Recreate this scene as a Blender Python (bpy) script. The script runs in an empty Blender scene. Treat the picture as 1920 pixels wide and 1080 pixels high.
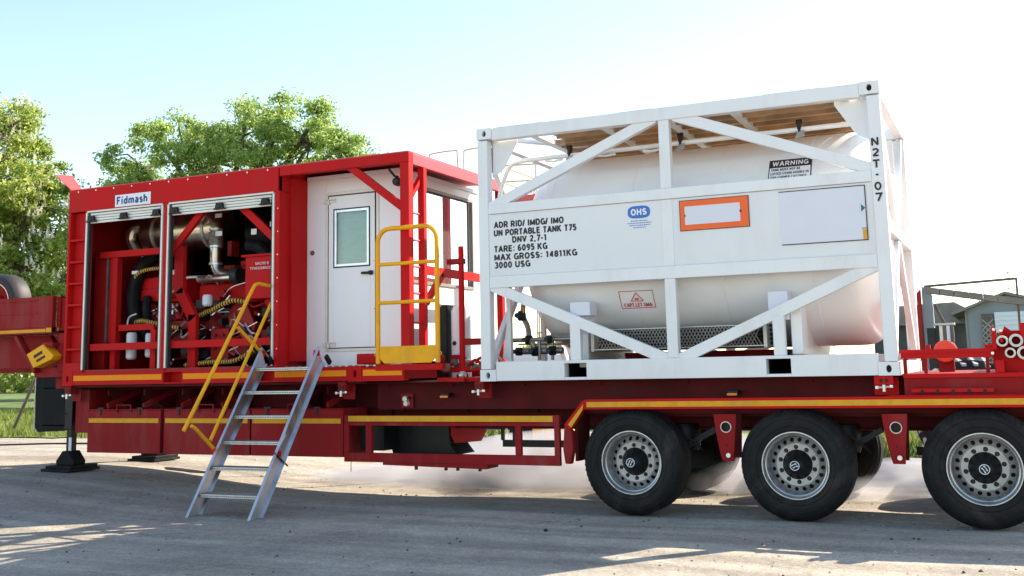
import bpy, math, random
import numpy as np
from mathutils import Vector, Matrix
random.seed(7); RNG = np.random.default_rng(11)
PI = math.pi
SC = bpy.context.scene
COL = SC.collection

# ------------------------------------------------------------------ camera
cam_d = bpy.data.cameras.new('camera'); cam = bpy.data.objects.new('camera', cam_d); COL.objects.link(cam)
SC.camera = cam
yaw, pitch, roll = -0.435, 0.146, -0.021
cy_, sy_, cp_, sp_, cr_, sr_ = math.cos(yaw), math.sin(yaw), math.cos(pitch), math.sin(pitch), math.cos(roll), math.sin(roll)
fw = Vector((sy_*cp_, cy_*cp_, sp_)); r0 = Vector((cy_, -sy_, 0)); u0 = r0.cross(fw)
rr = cr_*r0 + sr_*u0; uu = -sr_*r0 + cr_*u0
cam.matrix_world = Matrix(((rr.x, uu.x, -fw.x, 5.056), (rr.y, uu.y, -fw.y, -10.173), (rr.z, uu.z, -fw.z, 1.443), (0, 0, 0, 1)))
cam_d.sensor_width = 36.0; cam_d.lens = 36.0*2029.25/1920
cam_d.shift_x = (960-949.4)/1920; cam_d.shift_y = (388.8-540)/1920
cam_d.clip_start = 0.1; cam_d.clip_end = 3000

# ------------------------------------------------------------------ light
SUN = Vector((0.78, 1.10, 1.0)).normalized()
EL = math.asin(SUN.z); AZ = math.atan2(SUN.x, SUN.y)
W = bpy.data.worlds.new('World'); SC.world = W; W.use_nodes = True
nt = W.node_tree; nt.nodes.clear()
sky = nt.nodes.new('ShaderNodeTexSky'); sky.sky_type = 'NISHITA'; sky.sun_disc = False
sky.sun_elevation = EL; sky.sun_rotation = AZ
sky.altitude = 100; sky.air_density = 1.0; sky.dust_density = 0.35; sky.ozone_density = 1.4
bg = nt.nodes.new('ShaderNodeBackground'); bg.inputs[1].default_value = 0.15
wo = nt.nodes.new('ShaderNodeOutputWorld')
wb = nt.nodes.new('ShaderNodeMix'); wb.data_type = 'RGBA'; wb.blend_type = 'MULTIPLY'; wb.inputs[0].default_value = 1; wb.inputs[7].default_value = (1.07, 1.0, .88, 1)   # camera white balance
nt.links.new(sky.outputs[0], wb.inputs[6]); nt.links.new(wb.outputs[2], bg.inputs[0]); nt.links.new(bg.outputs[0], wo.inputs[0])
sd = bpy.data.lights.new('sun', 'SUN'); sd.energy = 5.0; sd.angle = math.radians(0.5); sd.color = (1.0, 0.87, 0.70)
so = bpy.data.objects.new('sun', sd); COL.objects.link(so); so.location = (20, 28, 30)
so.rotation_euler = SUN.to_track_quat('Z', 'Y').to_euler()
vs = SC.view_settings; vs.view_transform = 'Standard'; vs.look = 'None'; vs.gamma = 1; vs.use_curve_mapping = False
SC.display_settings.display_device = 'sRGB'
vs.exposure = 1.18
SC.cycles.caustics_reflective = False; SC.cycles.caustics_refractive = False
SC.cycles.max_bounces = 8; SC.cycles.use_denoising = True

# ------------------------------------------------------------------ materials
def pm(name, col, rough=.45, metal=0., var=.10, scale=4., bump=.03, bscale=60., coat=0., dirt=None, damt=.25, dscale=2.5, spec=.5):
    m = bpy.data.materials.new(name); m.use_nodes = True
    n = m.node_tree.nodes; l = m.node_tree.links; p = n['Principled BSDF']
    tc = n.new('ShaderNodeTexCoord')
    no = n.new('ShaderNodeTexNoise'); no.inputs['Scale'].default_value = scale; no.inputs['Detail'].default_value = 6
    l.new(tc.outputs['Object'], no.inputs['Vector'])
    cr = n.new('ShaderNodeValToRGB'); e = cr.color_ramp.elements
    e[0].position = .3; e[1].position = .7
    e[0].color = tuple(c*(1-var) for c in col)+(1,); e[1].color = tuple(min(1, c*(1+var)) for c in col)+(1,)
    l.new(no.outputs['Fac'], cr.inputs['Fac']); out = cr.outputs['Color']
    if dirt:
        n2 = n.new('ShaderNodeTexNoise'); n2.inputs['Scale'].default_value = dscale; n2.inputs['Detail'].default_value = 9; n2.inputs['Roughness'].default_value = .68
        mpg = n.new('ShaderNodeMapping'); mpg.inputs['Scale'].default_value = (1, 1, .28); l.new(tc.outputs['Object'], mpg.inputs['Vector']); l.new(mpg.outputs[0], n2.inputs['Vector'])
        mr = n.new('ShaderNodeMapRange'); mr.inputs[1].default_value = .5; mr.inputs[2].default_value = .75; mr.inputs[3].default_value = 0; mr.inputs[4].default_value = damt
        l.new(n2.outputs['Fac'], mr.inputs[0])
        mx = n.new('ShaderNodeMix'); mx.data_type = 'RGBA'; l.new(mr.outputs[0], mx.inputs[0]); l.new(out, mx.inputs[6]); mx.inputs[7].default_value = tuple(dirt)+(1,)
        out = mx.outputs[2]
    l.new(out, p.inputs['Base Color'])
    rr_ = n.new('ShaderNodeMapRange'); rr_.inputs[3].default_value = max(.03, rough-.08); rr_.inputs[4].default_value = min(1, rough+.1)
    l.new(no.outputs['Fac'], rr_.inputs[0]); l.new(rr_.outputs[0], p.inputs['Roughness'])
    p.inputs['Metallic'].default_value = metal; p.inputs['Specular IOR Level'].default_value = spec
    if coat: p.inputs['Coat Weight'].default_value = coat; p.inputs['Coat Roughness'].default_value = .12
    if bump:
        n3 = n.new('ShaderNodeTexNoise'); n3.inputs['Scale'].default_value = bscale; n3.inputs['Detail'].default_value = 4
        l.new(tc.outputs['Object'], n3.inputs['Vector'])
        bp = n.new('ShaderNodeBump'); bp.inputs['Strength'].default_value = bump*4; bp.inputs['Distance'].default_value = .004
        l.new(n3.outputs['Fac'], bp.inputs['Height']); l.new(bp.outputs[0], p.inputs['Normal'])
    return m

DUST = (.30, .25, .20)
m_red = pm('signal_red_paint', (.54, .010, .011), .6, spec=.12, var=.08, scale=1.5, dirt=(.30, .035, .03), damt=.4)
m_redin = pm('red_paint_bay_shade', (.34, .009, .009), .5, spec=.25, var=.15, scale=5, dirt=(.06, .01, .01), damt=.5, dscale=6)  # signal red darkened so the engine bay's shade sits in the colour
m_chas = pm('wine_red_chassis_paint', (.28, .012, .014), .6, spec=.12, var=.12, scale=2, dirt=(.34, .16, .14), damt=.28)
m_under = pm('shaded_wine_underframe', (.10, .008, .010), .65, spec=.15, var=.3, scale=3, dirt=(.05, .03, .025), damt=.5)  # darker copy of the chassis paint; shade under the deck is in the colour
m_white = pm('white_frame_paint', (.80, .80, .81), .38, coat=.15, var=.03, scale=1.2, dirt=(.44, .39, .33), damt=.34, dscale=2.3)
m_panel = pm('white_panel_paint', (.78, .78, .79), .42, coat=.1, var=.03, scale=.8, dirt=(.50, .46, .42), damt=.26, dscale=1.6)
m_tank = pm('white_tank_paint', (.85, .855, .86), .34, coat=.2, var=.03, scale=1.0, dirt=(.62, .58, .53), damt=.25, dscale=1.3)
m_cab = pm('white_cabin_paint', (.84, .85, .88), .35, coat=.2, var=.03, scale=1.0, dirt=(.6, .58, .56), damt=.15)
m_yel = pm('yellow_paint', (.92, .42, .012), .5, spec=.2, var=.08, scale=8, dirt=(.5, .28, .05), damt=.4, dscale=9)
m_ostr = pm('orange_reflective_tape', (.95, .30, .015), .6, spec=.12, var=.06, scale=12, bump=.05, bscale=200)
m_ystr = pm('yellow_reflective_tape', (.74, .37, .03), .6, spec=.12, var=.10, scale=14, bump=.05, bscale=200, dirt=(.40, .22, .08), damt=.3, dscale=8)
m_orange = pm('orange_plate_paint', (.90, .13, .01), .45, var=.05)
m_blk = pm('black_rubber', (.008, .008, .009), .7, spec=.2, var=.3, scale=9, bump=.08, bscale=90, dirt=(.04, .035, .03), damt=.5, dscale=5)
m_tyre = pm('tyre_rubber', (.011, .011, .012), .68, spec=.25, var=.3, scale=7, bump=.12, bscale=70, dirt=(.06, .053, .047), damt=.6, dscale=5)
m_blkp = pm('black_paint', (.008, .008, .009), .45, spec=.3, var=.3, scale=9)
m_alu = pm('aluminium', (.62, .64, .68), .30, metal=.85, var=.14, scale=6, bump=.04, bscale=120, dirt=(.30, .28, .26), damt=.5, dscale=5)
m_tread = pm('aluminium_tread', (.62, .61, .58), .48, metal=.5, var=.15, scale=20)
m_rim = pm('silver_rim_paint', (.52, .53, .55), .34, metal=.75, var=.12, scale=10, dirt=(.16, .14, .12), damt=.6, dscale=9)
m_disc = pm('rim_disc_paint', (.50, .485, .47), .45, metal=.35, var=.12, scale=12, dirt=(.10, .085, .07), damt=.7, dscale=10)
m_stain = pm('stainless_steel', (.66, .58, .48), .30, metal=1., var=.2, scale=5, dirt=(.30, .20, .12), damt=.6, dscale=4)
m_pipe = pm('grey_steel_pipe', (.30, .28, .26), .5, metal=.7, var=.2, scale=9)
m_galv = pm('galvanised_steel', (.55, .54, .50), .45, metal=.6, var=.2, scale=20)
m_bolt = pm('zinc_bolt', (.70, .69, .66), .35, metal=.8, var=.1)
m_shut = pm('shutter_aluminium_white', (.72, .70, .64), .42, metal=.15, var=.06, scale=7, dirt=(.35, .3, .25), damt=.3)
m_seal = pm('dark_rubber_seal', (.03, .035, .033), .6, var=.2)
m_plank = pm('tan_roof_board', (.56, .42, .28), .55, var=.22, scale=3, dirt=(.26, .18, .12), damt=.5, dscale=4)
m_print = pm('black_print', (.015, .015, .018), .5, var=.1, bump=0)
m_blue = pm('blue_print', (.03, .16, .55), .45, var=.05, bump=0)
m_navy = pm('navy_print', (.02, .04, .22), .45, var=.05, bump=0)
m_redp = pm('red_print', (.55, .03, .05), .5, var=.05, bump=0)
m_sign = pm('white_sign_face', (.78, .80, .84), .35, var=.02, bump=0)
m_lil = pm('pale_lilac_sheet', (.72, .72, .80), .4, var=.02, bump=0)
m_blind = pm('pale_green_blind', (.70, .73, .71), .6, var=.06, scale=10)
m_gask = pm('grey_door_gasket', (.30, .29, .26), .55, var=.15)
m_hose = pm('yellow_black_hose', (.62, .38, .06), .5, var=.3, scale=30)
_n = m_hose.node_tree.nodes; _l = m_hose.node_tree.links; _w = _n.new('ShaderNodeTexWave'); _w.inputs['Scale'].default_value = 9; _w.inputs['Distortion'].default_value = 1.5
_t = _n.new('ShaderNodeTexCoord'); _l.new(_t.outputs['Object'], _w.inputs['Vector']); _c = _n.new('ShaderNodeValToRGB'); _c.color_ramp.elements[0].position = .42; _c.color_ramp.elements[1].position = .5
_c.color_ramp.elements[0].color = (.015, .012, .01, 1); _c.color_ramp.elements[1].color = (.62, .38, .05, 1); _l.new(_w.outputs['Fac'], _c.inputs[0]); _l.new(_c.outputs[0], _n['Principled BSDF'].inputs['Base Color'])
m_rail_y = pm('dull_yellow_rail', (.50, .42, .16), .5)
m_filt = pm('pale_filter_canister', (.66, .68, .74), .4, var=.06)
m_amber = pm('amber_lamp_lens', (.85, .24, .02), .2, var=.1)
m_dark = pm('bay_wall_shade', (.020, .006, .006), .75, var=.3, scale=3)  # near black, so the deep shade at the back of the bay is painted
m_dgrey = pm('dark_grey_casting', (.022, .022, .026), .55, var=.4, scale=8, metal=.3)
m_pink = pm('sunlit_red_paint', (.60, .05, .07), .45, var=.08)  # red lightened to pink, with the look of direct sun painted into it
m_bark = pm('bark', (.10, .075, .05), .85, var=.35, scale=5, bump=.3, bscale=14)
m_slate = pm('blue_grey_sheet_wall', (.25, .28, .30), .55, var=.12, scale=2, dirt=(.2, .18, .15), damt=.4)
m_brown = pm('brown_rusty_steel', (.13, .10, .085), .65, var=.25, scale=6)
m_roofg = pm('grey_corrugated_roof', (.22, .20, .17), .6, var=.2, scale=4)
m_conc = pm('pale_concrete', (.48, .46, .42), .8, var=.12, scale=3)
m_glint = pm('pale_blue_van_paint', (.62, .70, .78), .3, coat=.4, var=.03)

def glassy(name, tint, metal=.9, rough=.03):
    m = bpy.data.materials.new(name); m.use_nodes = True; n = m.node_tree.nodes; l = m.node_tree.links; p = n['Principled BSDF']
    tc = n.new('ShaderNodeTexCoord'); no = n.new('ShaderNodeTexNoise'); no.inputs['Scale'].default_value = 1.3; l.new(tc.outputs['Object'], no.inputs['Vector'])
    p.inputs['Base Color'].default_value = (*tint, 1); p.inputs['Metallic'].default_value = metal; p.inputs['Roughness'].default_value = rough
    bp = n.new('ShaderNodeBump'); bp.inputs['Strength'].default_value = .08; bp.inputs['Distance'].default_value = .01
    l.new(no.outputs['Fac'], bp.inputs['Height']); l.new(bp.outputs[0], p.inputs['Normal'])
    return m
m_glass = glassy('reflective_window_glass', (.80, .88, .90))
def clear_glass(name):
    m = bpy.data.materials.new(name); m.use_nodes = True; n = m.node_tree.nodes; l = m.node_tree.links; n.clear()
    tr = n.new('ShaderNodeBsdfTransparent'); tr.inputs[0].default_value = (.82, .90, .86, 1)
    gl = n.new('ShaderNodeBsdfGlossy'); gl.inputs['Roughness'].default_value = .02
    fr = n.new('ShaderNodeFresnel'); fr.inputs[0].default_value = 1.6
    no = n.new('ShaderNodeTexNoise'); no.inputs['Scale'].default_value = 2; bp = n.new('ShaderNodeBump'); bp.inputs['Strength'].default_value = .03
    l.new(no.outputs['Fac'], bp.inputs['Height']); l.new(bp.outputs[0], gl.inputs['Normal'])
    mx = n.new('ShaderNodeMixShader'); o = n.new('ShaderNodeOutputMaterial')
    l.new(fr.outputs[0], mx.inputs[0]); l.new(tr.outputs[0], mx.inputs[1]); l.new(gl.outputs[0], mx.inputs[2]); l.new(mx.outputs[0], o.inputs[0])
    return m
m_pane = clear_glass('clear_window_glass')

# glass-fibre roof boards let some daylight through
_n = m_plank.node_tree.nodes; _l = m_plank.node_tree.links; _p = _n['Principled BSDF']; _tr = _n.new('ShaderNodeBsdfTranslucent'); _mx = _n.new('ShaderNodeMixShader'); _mx.inputs[0].default_value = .48
_src = _p.inputs['Base Color'].links[0].from_socket; _l.new(_src, _tr.inputs[0]); _l.new(_p.outputs[0], _mx.inputs[1]); _l.new(_tr.outputs[0], _mx.inputs[2]); _l.new(_mx.outputs[0], _n['Material Output'].inputs['Surface'])
def leaf_mat(name, c1, c2, trans=.5):
    m = bpy.data.materials.new(name); m.use_nodes = True; n = m.node_tree.nodes; l = m.node_tree.links; n.clear()
    oi = n.new('ShaderNodeNewGeometry'); no = n.new('ShaderNodeTexNoise'); no.inputs['Scale'].default_value = 1.1; no.inputs['Detail'].default_value = 5
    tc = n.new('ShaderNodeTexCoord'); l.new(tc.outputs['Object'], no.inputs['Vector'])
    ad = n.new('ShaderNodeMath'); ad.operation = 'ADD'; mu = n.new('ShaderNodeMath'); mu.operation = 'MULTIPLY'; mu.inputs[1].default_value = .55
    l.new(oi.outputs['Random Per Island'], mu.inputs[0]); l.new(mu.outputs[0], ad.inputs[0]); l.new(no.outputs['Fac'], ad.inputs[1])
    cr = n.new('ShaderNodeValToRGB'); e = cr.color_ramp.elements; e[0].position = .45; e[1].position = 1.05; e[0].color = (*c1, 1); e[1].color = (*c2, 1)
    l.new(ad.outputs[0], cr.inputs[0])
    d = n.new('ShaderNodeBsdfPrincipled'); d.inputs['Roughness'].default_value = .55; d.inputs['Specular IOR Level'].default_value = .3; l.new(cr.outputs[0], d.inputs['Base Color'])
    t = n.new('ShaderNodeBsdfTranslucent'); l.new(cr.outputs[0], t.inputs[0])
    mx = n.new('ShaderNodeMixShader'); mx.inputs[0].default_value = trans; o = n.new('ShaderNodeOutputMaterial')
    l.new(d.outputs[0], mx.inputs[1]); l.new(t.outputs[0], mx.inputs[2]); l.new(mx.outputs[0], o.inputs[0])
    return m
m_leaf1 = leaf_mat('chestnut_leaf', (.20, .29, .05), (.50, .57, .16), .68)
m_leaf2 = leaf_mat('spring_leaf', (.20, .31, .07), (.50, .62, .22), .72)
m_leaf3 = leaf_mat('hedge_leaf', (.14, .20, .04), (.36, .42, .12), .6)
m_bloom = leaf_mat('chestnut_blossom', (.80, .66, .58), (.95, .92, .82), .35)
m_grassb = leaf_mat('grass_blade', (.10, .16, .02), (.30, .34, .08), .4)

def ground_mat():
    m = bpy.data.materials.new('dusty_asphalt'); m.use_nodes = True; n = m.node_tree.nodes; l = m.node_tree.links; p = n['Principled BSDF']
    geo = n.new('ShaderNodeNewGeometry')
    def noise(s, d=6, r=.6):
        x = n.new('ShaderNodeTexNoise'); x.inputs['Scale'].default_value = s; x.inputs['Detail'].default_value = d; x.inputs['Roughness'].default_value = r
        l.new(geo.outputs['Position'], x.inputs['Vector']); return x.outputs['Fac']
    def ramp(f, a, b, c0, c1):
        x = n.new('ShaderNodeValToRGB'); e = x.color_ramp.elements; e[0].position = a; e[1].position = b; e[0].color = (*c0, 1); e[1].color = (*c1, 1); l.new(f, x.inputs[0]); return x.outputs[0]
    def mix(f, a, b, mode='MIX'):
        x = n.new('ShaderNodeMix'); x.data_type = 'RGBA'; x.blend_type = mode
        if isinstance(f, float): x.inputs[0].default_value = f
        else: l.new(f, x.inputs[0])
        l.new(a, x.inputs[6]); l.new(b, x.inputs[7]); return x.outputs[2]
    base = ramp(noise(.55, 8, .65), .35, .68, (.34, .31, .27), (.46, .42, .36))
    patch = ramp(noise(2.3, 8, .7), .38, .66, (.29, .27, .24), (.49, .44, .375))
    c = mix(.45, base, patch)
    spk = ramp(noise(48, 3, .6), .40, .62, (.45, .45, .45), (1.42, 1.40, 1.38))
    c = mix(.38, c, spk, 'MULTIPLY')
    grit = ramp(noise(14, 5, .75), .35, .7, (.62, .62, .62), (1.3, 1.3, 1.28))
    c = mix(.55, c, grit, 'MULTIPLY')
    dark = ramp(noise(5.5, 4, .8), .24, .33, (.45, .43, .42), (1, 1, 1))
    c = mix(.55, c, dark, 'MULTIPLY')
    sand = ramp(noise(.9, 7, .72), .50, .66, (0, 0, 0), (1, 1, 1)); sm = n.new('ShaderNodeMath'); sm.operation = 'MULTIPLY'; sm.inputs[1].default_value = .45; l.new(sand, sm.inputs[0])
    c = mix(sm.outputs[0], c, ramp(noise(20, 4, .7), .3, .7, (.36, .32, .26), (.50, .45, .37)))
    tr_ = n.new('ShaderNodeMapping'); tr_.inputs['Scale'].default_value = (.05, 1.1, 1); tr_.inputs['Rotation'].default_value = (0, 0, .06); l.new(geo.outputs['Position'], tr_.inputs['Vector'])
    tn = n.new('ShaderNodeTexNoise'); tn.inputs['Scale'].default_value = 2.4; tn.inputs['Detail'].default_value = 5; l.new(tr_.outputs[0], tn.inputs['Vector'])
    c = mix(.75, c, ramp(tn.outputs['Fac'], .38, .60, (.70, .69, .68), (1.14, 1.14, 1.13)), 'MULTIPLY')
    c = mix(.6, c, ramp(noise(.33, 5, .6), .36, .62, (.78, .775, .77), (1.16, 1.15, 1.13)), 'MULTIPLY')
    pit = n.new('ShaderNodeTexVoronoi'); pit.inputs['Scale'].default_value = 17; l.new(geo.outputs['Position'], pit.inputs['Vector'])
    c = mix(.4, c, ramp(pit.outputs['Distance'], .03, .11, (.55, .54, .53), (1, 1, 1)), 'MULTIPLY')
    # thin cracks
    vo = n.new('ShaderNodeTexVoronoi'); vo.feature = 'DISTANCE_TO_EDGE'; vo.inputs['Scale'].default_value = .42
    wn = n.new('ShaderNodeTexNoise'); wn.inputs['Scale'].default_value = 2.2; wn.inputs['Detail'].default_value = 6; l.new(geo.outputs['Position'], wn.inputs['Vector'])
    vm = n.new('ShaderNodeVectorMath'); vm.operation = 'MULTIPLY_ADD'; vm.inputs[1].default_value = (.5, .5, .5)
    l.new(wn.outputs['Color'], vm.inputs[0]); l.new(geo.outputs['Position'], vm.inputs[2]); l.new(vm.outputs[0], vo.inputs['Vector'])
    crk = ramp(vo.outputs['Distance'], .0, .012, (.35, .33, .31), (1, 1, 1))
    c = mix(.18, c, crk, 'MULTIPLY')
    l.new(c, p.inputs['Base Color']); p.inputs['Roughness'].default_value = .88; p.inputs['Specular IOR Level'].default_value = .25
    b1 = n.new('ShaderNodeBump'); b1.inputs['Strength'].default_value = .6; b1.inputs['Distance'].default_value = .012; l.new(noise(38, 5, .7), b1.inputs['Height'])
    b2 = n.new('ShaderNodeBump'); b2.inputs['Strength'].default_value = .5; b2.inputs['Distance'].default_value = .05; l.new(noise(5, 5, .6), b2.inputs['Height']); l.new(b1.outputs[0], b2.inputs['Normal'])
    l.new(b2.outputs[0], p.inputs['Normal'])
    return m
m_ground = ground_mat()
m_dstone = pm('dark_stone', (.07, .065, .06), .9, var=.4)
m_grit = pm('loose_grit', (.30, .28, .25), .9, var=.4, scale=9)
m_soil = pm('grassy_soil', (.10, .15, .03), .95, var=.4, scale=1.3, bump=.3, bscale=20, dirt=(.20, .19, .08), damt=.5, dscale=1.2)

# ------------------------------------------------------------------ mesh helpers
class M:
    def __init__(s): s.v = []; s.f = []
    def add(s, vs, fs):
        o = len(s.v); s.v += [tuple(p) for p in vs]; s.f += [tuple(i+o for i in f) for f in fs]; return s
    def box(s, x0, x1, y0, y1, z0, z1):
        return s.add([(x0,y0,z0),(x1,y0,z0),(x1,y1,z0),(x0,y1,z0),(x0,y0,z1),(x1,y0,z1),(x1,y1,z1),(x0,y1,z1)],
                     [(0,3,2,1),(4,5,6,7),(0,1,5,4),(1,2,6,5),(2,3,7,6),(3,0,4,7)])
    def bar(s, p, q, w, h, up=(0, 1, 0)):       # rectangular bar; w across, h along 'up'
        p = Vector(p); q = Vector(q); d = (q-p).normalized(); up = Vector(up); a = d.cross(up).normalized(); b = a.cross(d).normalized()
        vs = [e+a*(w/2*i)+b*(h/2*j) for e in (p, q) for i, j in ((-1,-1),(1,-1),(1,1),(-1,1))]
        return s.add(vs, [(0,1,2,3),(7,6,5,4),(0,4,5,1),(1,5,6,2),(2,6,7,3),(3,7,4,0)])
    def prism(s, pts, a, b, plane='y'):         # polygon (two coordinates) extruded between a and b
        n = len(pts)
        mk = {'y': lambda p, t: (p[0], t, p[1]), 'x': lambda p, t: (t, p[0], p[1]), 'z': lambda p, t: (p[0], p[1], t)}[plane]
        return s.add([mk(p, a) for p in pts]+[mk(p, b) for p in pts], [tuple(range(n)), tuple(range(2*n-1, n-1, -1))]+[(i, i+n, (i+1) % n+n, (i+1) % n) for i in range(n)])
    def rings(s, rings, closed_ends=True):
        n = len(rings[0]); vs = [p for r in rings for p in r]; fs = []
        for k in range(len(rings)-1):
            for i in range(n):
                j = (i+1) % n; fs.append((k*n+i, k*n+j, (k+1)*n+j, (k+1)*n+i))
        if closed_ends: fs.append(tuple(range(n-1, -1, -1))); fs.append(tuple((len(rings)-1)*n+i for i in range(n)))
        return s.add(vs, fs)
    def tube(s, pts, r, n=8, rad=None):
        pts = [Vector(p) for p in pts]; rg = []; a = None
        for k, p in enumerate(pts):
            d = ((pts[k+1]-p) if k == 0 else (p-pts[k-1]) if k == len(pts)-1 else ((pts[k+1]-p).normalized()+(p-pts[k-1]).normalized()))
            d.normalize()
            if a is None: a = d.orthogonal().normalized()
            else: a = (a-d*a.dot(d)).normalized()
            b = d.cross(a); R_ = rad[k] if rad else r
            rg.append([p+(a*math.cos(2*PI*i/n)+b*math.sin(2*PI*i/n))*R_ for i in range(n)])
        return s.rings(rg)
    def cyl(s, p, q, r, n=16, r2=None): return s.tube([p, q], r, n, [r, r if r2 is None else r2])
    def lathe(s, prof, o, axis='y', n=32):      # profile of (radius, offset along axis)
        rg = []
        for r, h in prof:
            ring = []
            for i in range(n):
                c, t = math.cos(2*PI*i/n)*r, math.sin(2*PI*i/n)*r
                ring.append({'y': (o[0]+c, o[1]+h, o[2]+t), 'x': (o[0]+h, o[1]+c, o[2]+t), 'z': (o[0]+c, o[1]+t, o[2]+h)}[axis])
            rg.append(ring)
        return s.rings(rg, False)
    def holed(s, outer, hole):                  # ring of quads between two loops of the same length
        n = len(outer); return s.add(list(outer)+list(hole), [(i, (i+1) % n, (i+1) % n+n, i+n) for i in range(n)])

WL = {}
def link(o, parent):
    COL.objects.link(o)
    if parent is not None:
        o.parent = parent; o.location = -WL.get(parent.name, Vector((0, 0, 0)))
def out(m, name, mat, parent=None, bevel=0., smooth=30, kind=None, label=None, shift=None):
    me = bpy.data.meshes.new(name); me.from_pydata(m.v, [], m.f); me.update()
    if smooth:
        me.polygons.foreach_set('use_smooth', [True]*len(me.polygons)); me.set_sharp_from_angle(angle=math.radians(smooth))
    me.materials.append(mat)
    o = bpy.data.objects.new(name, me); link(o, parent)
    if bevel:
        b = o.modifiers.new('bevel', 'BEVEL'); b.width = bevel; b.segments = 2; b.limit_method = 'ANGLE'; b.angle_limit = math.radians(50)
    if kind: o['kind'] = kind
    if label: o['label'] = label
    return o
def outs(m, name, mat, parent=None, **k):       # one object for every separate piece of the mesh
    p = list(range(len(m.v)))
    def f(a):
        while p[a] != a: p[a] = p[p[a]]; a = p[a]
        return a
    for fc in m.f:
        for i in fc[1:]: p[f(fc[0])] = f(i)
    g = {}
    for fc in m.f: g.setdefault(f(fc[0]), []).append(fc)
    o = None
    for fs in g.values():
        ids = sorted({i for fc in fs for i in fc}); mp = {a: b for b, a in enumerate(ids)}
        mm = M(); mm.v = [m.v[i] for i in ids]; mm.f = [tuple(mp[i] for i in fc) for fc in fs]; o = out(mm, name, mat, parent, **k)
    return o
def bx(name, mat, parent, b, **k): return out(M().box(*b), name, mat, parent, **k)
def thing(name, label, cat, loc=(0, 0, 0), group=None):
    o = bpy.data.objects.new(name, None); o.empty_display_size = .2; COL.objects.link(o); o.location = loc; WL[o.name] = Vector(loc)
    o['label'] = label; o['category'] = cat
    if group: o['group'] = group
    return o
def tag(o, label, cat, group=None):
    o['label'] = label; o['category'] = cat
    if group: o['group'] = group
    return o
def sub(name, parent):                          # an Empty part that carries sub-parts
    o = bpy.data.objects.new(name, None); o.empty_display_size = .1; link(o, parent); return o
def text(s, name, mat, parent, x, z, size, y=-.004, width=None, rot=(PI/2, 0, 0), bold=.0, align='LEFT', shear=0, label=None, pos=None):
    c = bpy.data.curves.new(name, 'FONT'); c.body = s; c.size = size; c.extrude = .0008; c.offset = bold*.42; c.align_x = align; c.shear = shear
    c.materials.append(mat); o = bpy.data.objects.new(name, c); COL.objects.link(o)
    bpy.context.view_layer.update()
    w = o.dimensions.x
    if width and w > 0: o.scale = (width/w, 1, 1)
    # turn into a mesh so the lettering is ordinary geometry
    dg = bpy.context.evaluated_depsgraph_get(); me = bpy.data.meshes.new_from_object(o.evaluated_get(dg)); sc = o.scale.copy()
    bpy.data.objects.remove(o); o = bpy.data.objects.new(name, me); COL.objects.link(o); o.scale = sc
    o.rotation_euler = rot; p = Vector(pos) if pos else Vector((x, y, z))
    if parent is not None: o.parent = parent; p = p-WL.get(parent.name, Vector((0, 0, 0)))
    o.location = p
    if label: o['label'] = label
    return o
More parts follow.
